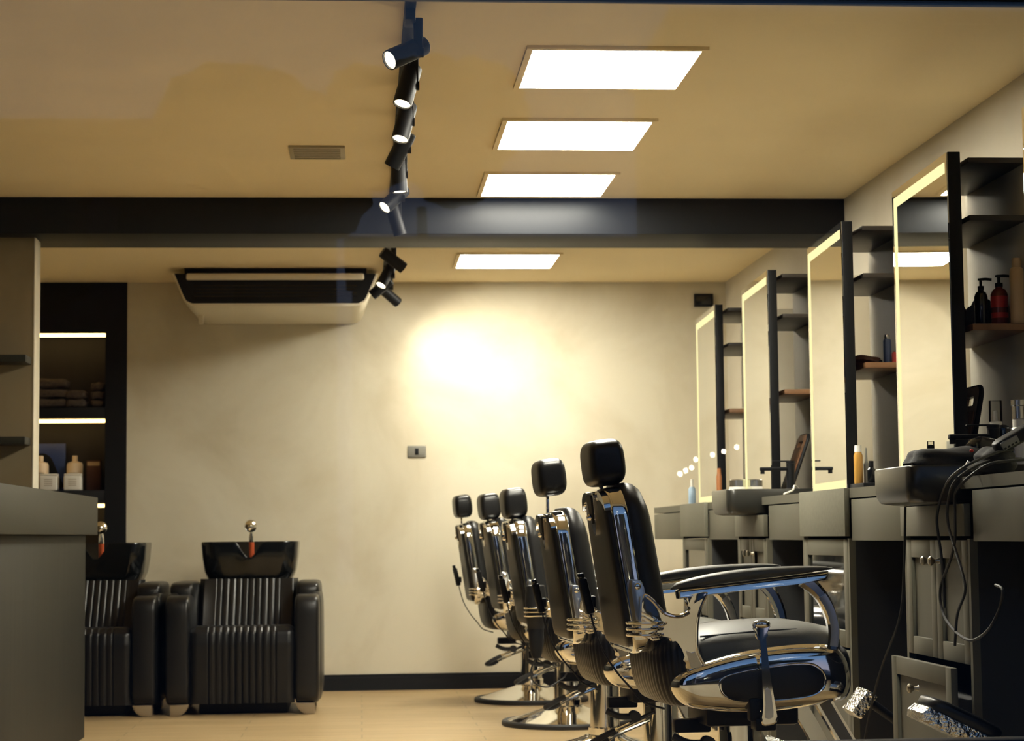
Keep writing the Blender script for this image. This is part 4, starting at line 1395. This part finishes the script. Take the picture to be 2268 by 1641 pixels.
tag(MB().box(-0.013, 0.013, -0.002, 0.002, -0.010, 0.010, 0.001).build('cord_tag', 'white_pure', loc=(1.745, 5.60, 1.172), rot=(0.3, 0.5, 0.2)),
    'small white tag clipped on the cords at the nearer basin', 'tag')

# counter of the second mirror: tray and bottles
TY = 7.62
tag(MB().box(1.915, 2.06, 7.48, 7.69, 1.143, 1.172, 0.003).build('counter_tray', 'black'), 'black tray holding small bottles beside the second mirror', 'tray')
t = thing('tonic_bottle', 'amber tonic bottle at the left of the black tray', 'bottle', (1.938, 7.64, 1.172))
MB().lathe([(0, 0), (0.016, 0), (0.0175, 0.004), (0.0175, 0.110), (0.012, 0.124), (0, 0.124)], n=24).build('bottle_body', 'amber', t)
MB().lathe([(0, 0.124), (0.014, 0.124), (0.013, 0.150), (0, 0.151)], n=20).build('cap', 'white_pure', t)
t = thing('dropper_bottle', 'small black dropper bottle on the black tray', 'bottle', (1.968, 7.56, 1.172))
MB().lathe([(0, 0), (0.0155, 0), (0.0165, 0.003), (0.0165, 0.052), (0.010, 0.060), (0, 0.060)], n=24).build('bottle_body', 'black_gloss', t)
MB().lathe([(0, 0.0605), (0.0095, 0.0605), (0.0095, 0.086), (0, 0.087)], n=20).build('cap', 'black', t)
t = thing('applicator_tube', 'thin grey applicator tube behind the black dropper bottle', 'tube', (1.972, 7.65, 1.172))
MB().lathe([(0, 0), (0.011, 0), (0.011, 0.075), (0.006, 0.085), (0.003, 0.14), (0, 0.142)], n=18).build('tube_body', 'grey', t)
t = thing('wax_jar', 'small white wax jar at the right end of the black tray', 'jar', (2.035, 7.56, 1.172))
MB().lathe([(0, 0), (0.018, 0), (0.018, 0.028), (0, 0.028)], n=24).build('jar_body', 'white_pure', t)
MB().lathe([(0, 0.0285), (0.019, 0.0285), (0.019, 0.042), (0, 0.043)], n=24).build('lid', 'white_pure', t)

# counter between third and farthest mirror
t = thing('gel_jar', 'clear gel jar with white lid left of the farther basin', 'jar', (1.892, 9.90, 1.143))
MB().lathe([(0, 0), (0.040, 0), (0.043, 0.005), (0.043, 0.045), (0.040, 0.05), (0, 0.05)], n=28).build('jar_body', 'black_gloss', t)
MB().lathe([(0, 0.0505), (0.044, 0.0505), (0.044, 0.075), (0, 0.075)], n=28).build('middle_band', 'white_pure', t)
MB().lathe([(0, 0.0755), (0.045, 0.0755), (0.045, 0.108), (0.040, 0.112), (0, 0.113)], n=28).build('lid', 'steel', t)
t = thing('tonic_bottle', 'orange bottle standing beside the frame of the farthest mirror', 'bottle', (1.888, 10.40, 1.143))
MB().lathe([(0, 0), (0.014, 0), (0.015, 0.004), (0.015, 0.14), (0.011, 0.155), (0, 0.155)], n=24).build('bottle_body', 'orange', t)
MB().lathe([(0, 0.155), (0.011, 0.155), (0.010, 0.185), (0, 0.186)], n=20).build('cap', 'orange', t)
t = thing('hairspray_bottle', 'pale blue bottle at the far end of the counter left of the farthest mirror', 'bottle', (1.935, 11.55, 1.143))
MB().lathe([(0, 0), (0.020, 0), (0.022, 0.004), (0.022, 0.10), (0.014, 0.115), (0, 0.115)], n=24).build('bottle_body', mat('pale_blue_plastic', (0.35, 0.48, 0.62), 0.35), t)
MB().lathe([(0, 0.115), (0.009, 0.115), (0.009, 0.16), (0, 0.161)], n=18).build('cap', 'white_pure', t)
tag(MB().tube([(1.955, 8.72, 1.165), (1.90, 8.62, 1.19), (1.86, 8.48, 1.168), (1.80, 8.38, 1.150)], 0.004, 8).build('power_cord', 'white_pure'),
    'short pale cord lying over the worktop right of the farther basin', 'cord')

# tilted footrests fixed to the counter footwells
def wall_footrest(loc, ang, flip, lab, k=1.0):
    t = thing('foot_rest', lab, 'footrest', loc, 0, 'chrome footrests under the counter')
    T_ = Matrix.Rotation(ang, 4, 'Y') @ Matrix.Diagonal((k, 1, 1, 1))
    MB().prism([(-0.105, -0.020), (-0.112, 0.0), (-0.100, 0.022), (0.10, 0.022), (0.112, 0.0), (0.10, -0.020)], -0.075, 0.075, 0.004, T=T_).build('footplate', 'chrome_emb', t)
    if flip > 0:
        MB().sq((0.015, 0.015, flip*0.036), (0.112, 0.085, 0.024), 0.5, 0.4, 40, 16, T=T_).build('pad', 'leather_soft', t)
    b = MB()
    for yy in (-0.04, 0.04):
        b.sq(tuple(T_ @ Vector((0.08, -0.077, 0.002))), (0.006, 0.004, 0.006), 1, 1, 12, 8)
        break
    b.build('bolt', 'chrome', t)
    MB().tube([tuple(T_ @ Vector((0.05, 0.0, -0.02))), (0.20, 0.0, -0.12), (2.118-loc[0], 0.0, -0.14)], 0.016, 12, smooth=False).build('bracket', 'black', t)
    return t
wall_footrest((1.615, 5.42, 0.445), math.radians(26), 1, 'padded chrome footrest at the bottom right in front of the dark footwell')
wall_footrest((1.722, 6.85, 0.395), math.radians(-52), -1, 'embossed chrome footrest seen just beyond the seat of the nearest barber chair', 0.46)

# ------------------------------------------------------------------ outside, behind the camera
struct(MB().box(-30, 30, -40, YF-0.02, -0.2, -0.1).build('ground', 'asphalt', flat=True))
def tree(x, y, h, r, lab, seed):
    rnd = random.Random(seed)
    t = thing('street_tree', lab, 'tree', (x, y, -0.1), 0, 'dark street trees across the road')
    MB().tube([(0, 0, 0), (0.05, 0, h*0.35), (0, 0.05, h*0.7)], [0.16, 0.12, 0.07], 8).build('trunk', 'trunk', t)
    b = MB()
    for k in range(9):
        rr = r*rnd.uniform(0.4, 0.62)
        c = (rnd.uniform(-r*0.7, r*0.7), rnd.uniform(-r*0.7, r*0.7), h-rr*0.9-rnd.uniform(0, r*0.9))
        ph = rnd.uniform(0, 6)
        b.sq(c, (rr, rr, rr*0.85), 1, 1, 20, 12, fn=lambda p: p*(1+0.12*math.sin(9*p.x/rr+ph)*math.sin(8*p.z/rr+ph)+0.08*math.sin(13*p.y/rr)))
    b.build('crown', 'leafdark', t)
for i, (x, y, h, r) in enumerate([(-6.2, -22, 8.0, 2.1), (-2.0, -24, 8.8, 2.0), (0.9, -20, 8.4, 1.3), (-11, -23, 8.5, 2.3), (10.5, -22, 8.5, 2.4)]):
    tree(x, y, h, r, 'dark street tree across the road, number %s along the kerb from the window side' % ['three', 'four', 'five', 'one', 'six'][i], i)
for x0, x1, h, lab in ((6.05, 13.0, 10.8, 'tallest dusky building across the road'), (-0.15, 5.7, 6.4, 'lowest dusky building across the road'), (-16, -0.5, 8.6, 'longest dusky building across the road')):
    t = thing('street_building', lab, 'building', ((x0+x1)/2, -31, -0.1))
    w = (x1-x0)/2
    b = MB()
    b.box(-w, w, -3, 3, 0, h, 0.02)
    b.box(-w-0.15, w+0.15, -3.1, 3.1, h, h+0.25)
    b.build('facade', 'facade', t)
    for k in range(0):
        MB().box(-w+0.8+k*w*0.6, -w+1.7+k*w*0.6, 2.98, 3.03, 1.0, 2.3).build('shop_window', 'winlit', t)
# festoon of bulbs
bulbs = [(1506, 1047), (1519, 1040), (1533, 1034), (1543, 1016), (1581, 1006), (1606, 998), (1636, 989), (1507, 980)]
fe = thing('string_lights', 'string of small round bulbs hung outside facing the shop window', 'string lights', (0, -12, 0))
pts = []
for k, (a, c) in enumerate([(3.36, 1.645), (3.42, 1.68), (3.485, 1.71), (3.53, 1.795), (3.71, 1.845), (3.83, 1.88), (3.97, 1.925)]):
    pts.append((a, 0.0, c))
    MB().sq((a, 0, c-0.03), (0.024, 0.024, 0.026), 1, 1, 16, 10).build('bulb', 'bulb', fe)
b = MB()
b.tube([(1.6, 0, 1.62)] + pts + [(5.2, 0, 2.2)], 0.006, 6)
b.tube([(1.6, 0, -0.1), (1.6, 0, 1.66)], 0.03, 8, smooth=False)
b.tube([(5.2, 0, -0.1), (5.2, 0, 2.25)], 0.03, 8, smooth=False)
b.build('cable', 'rubber', fe)
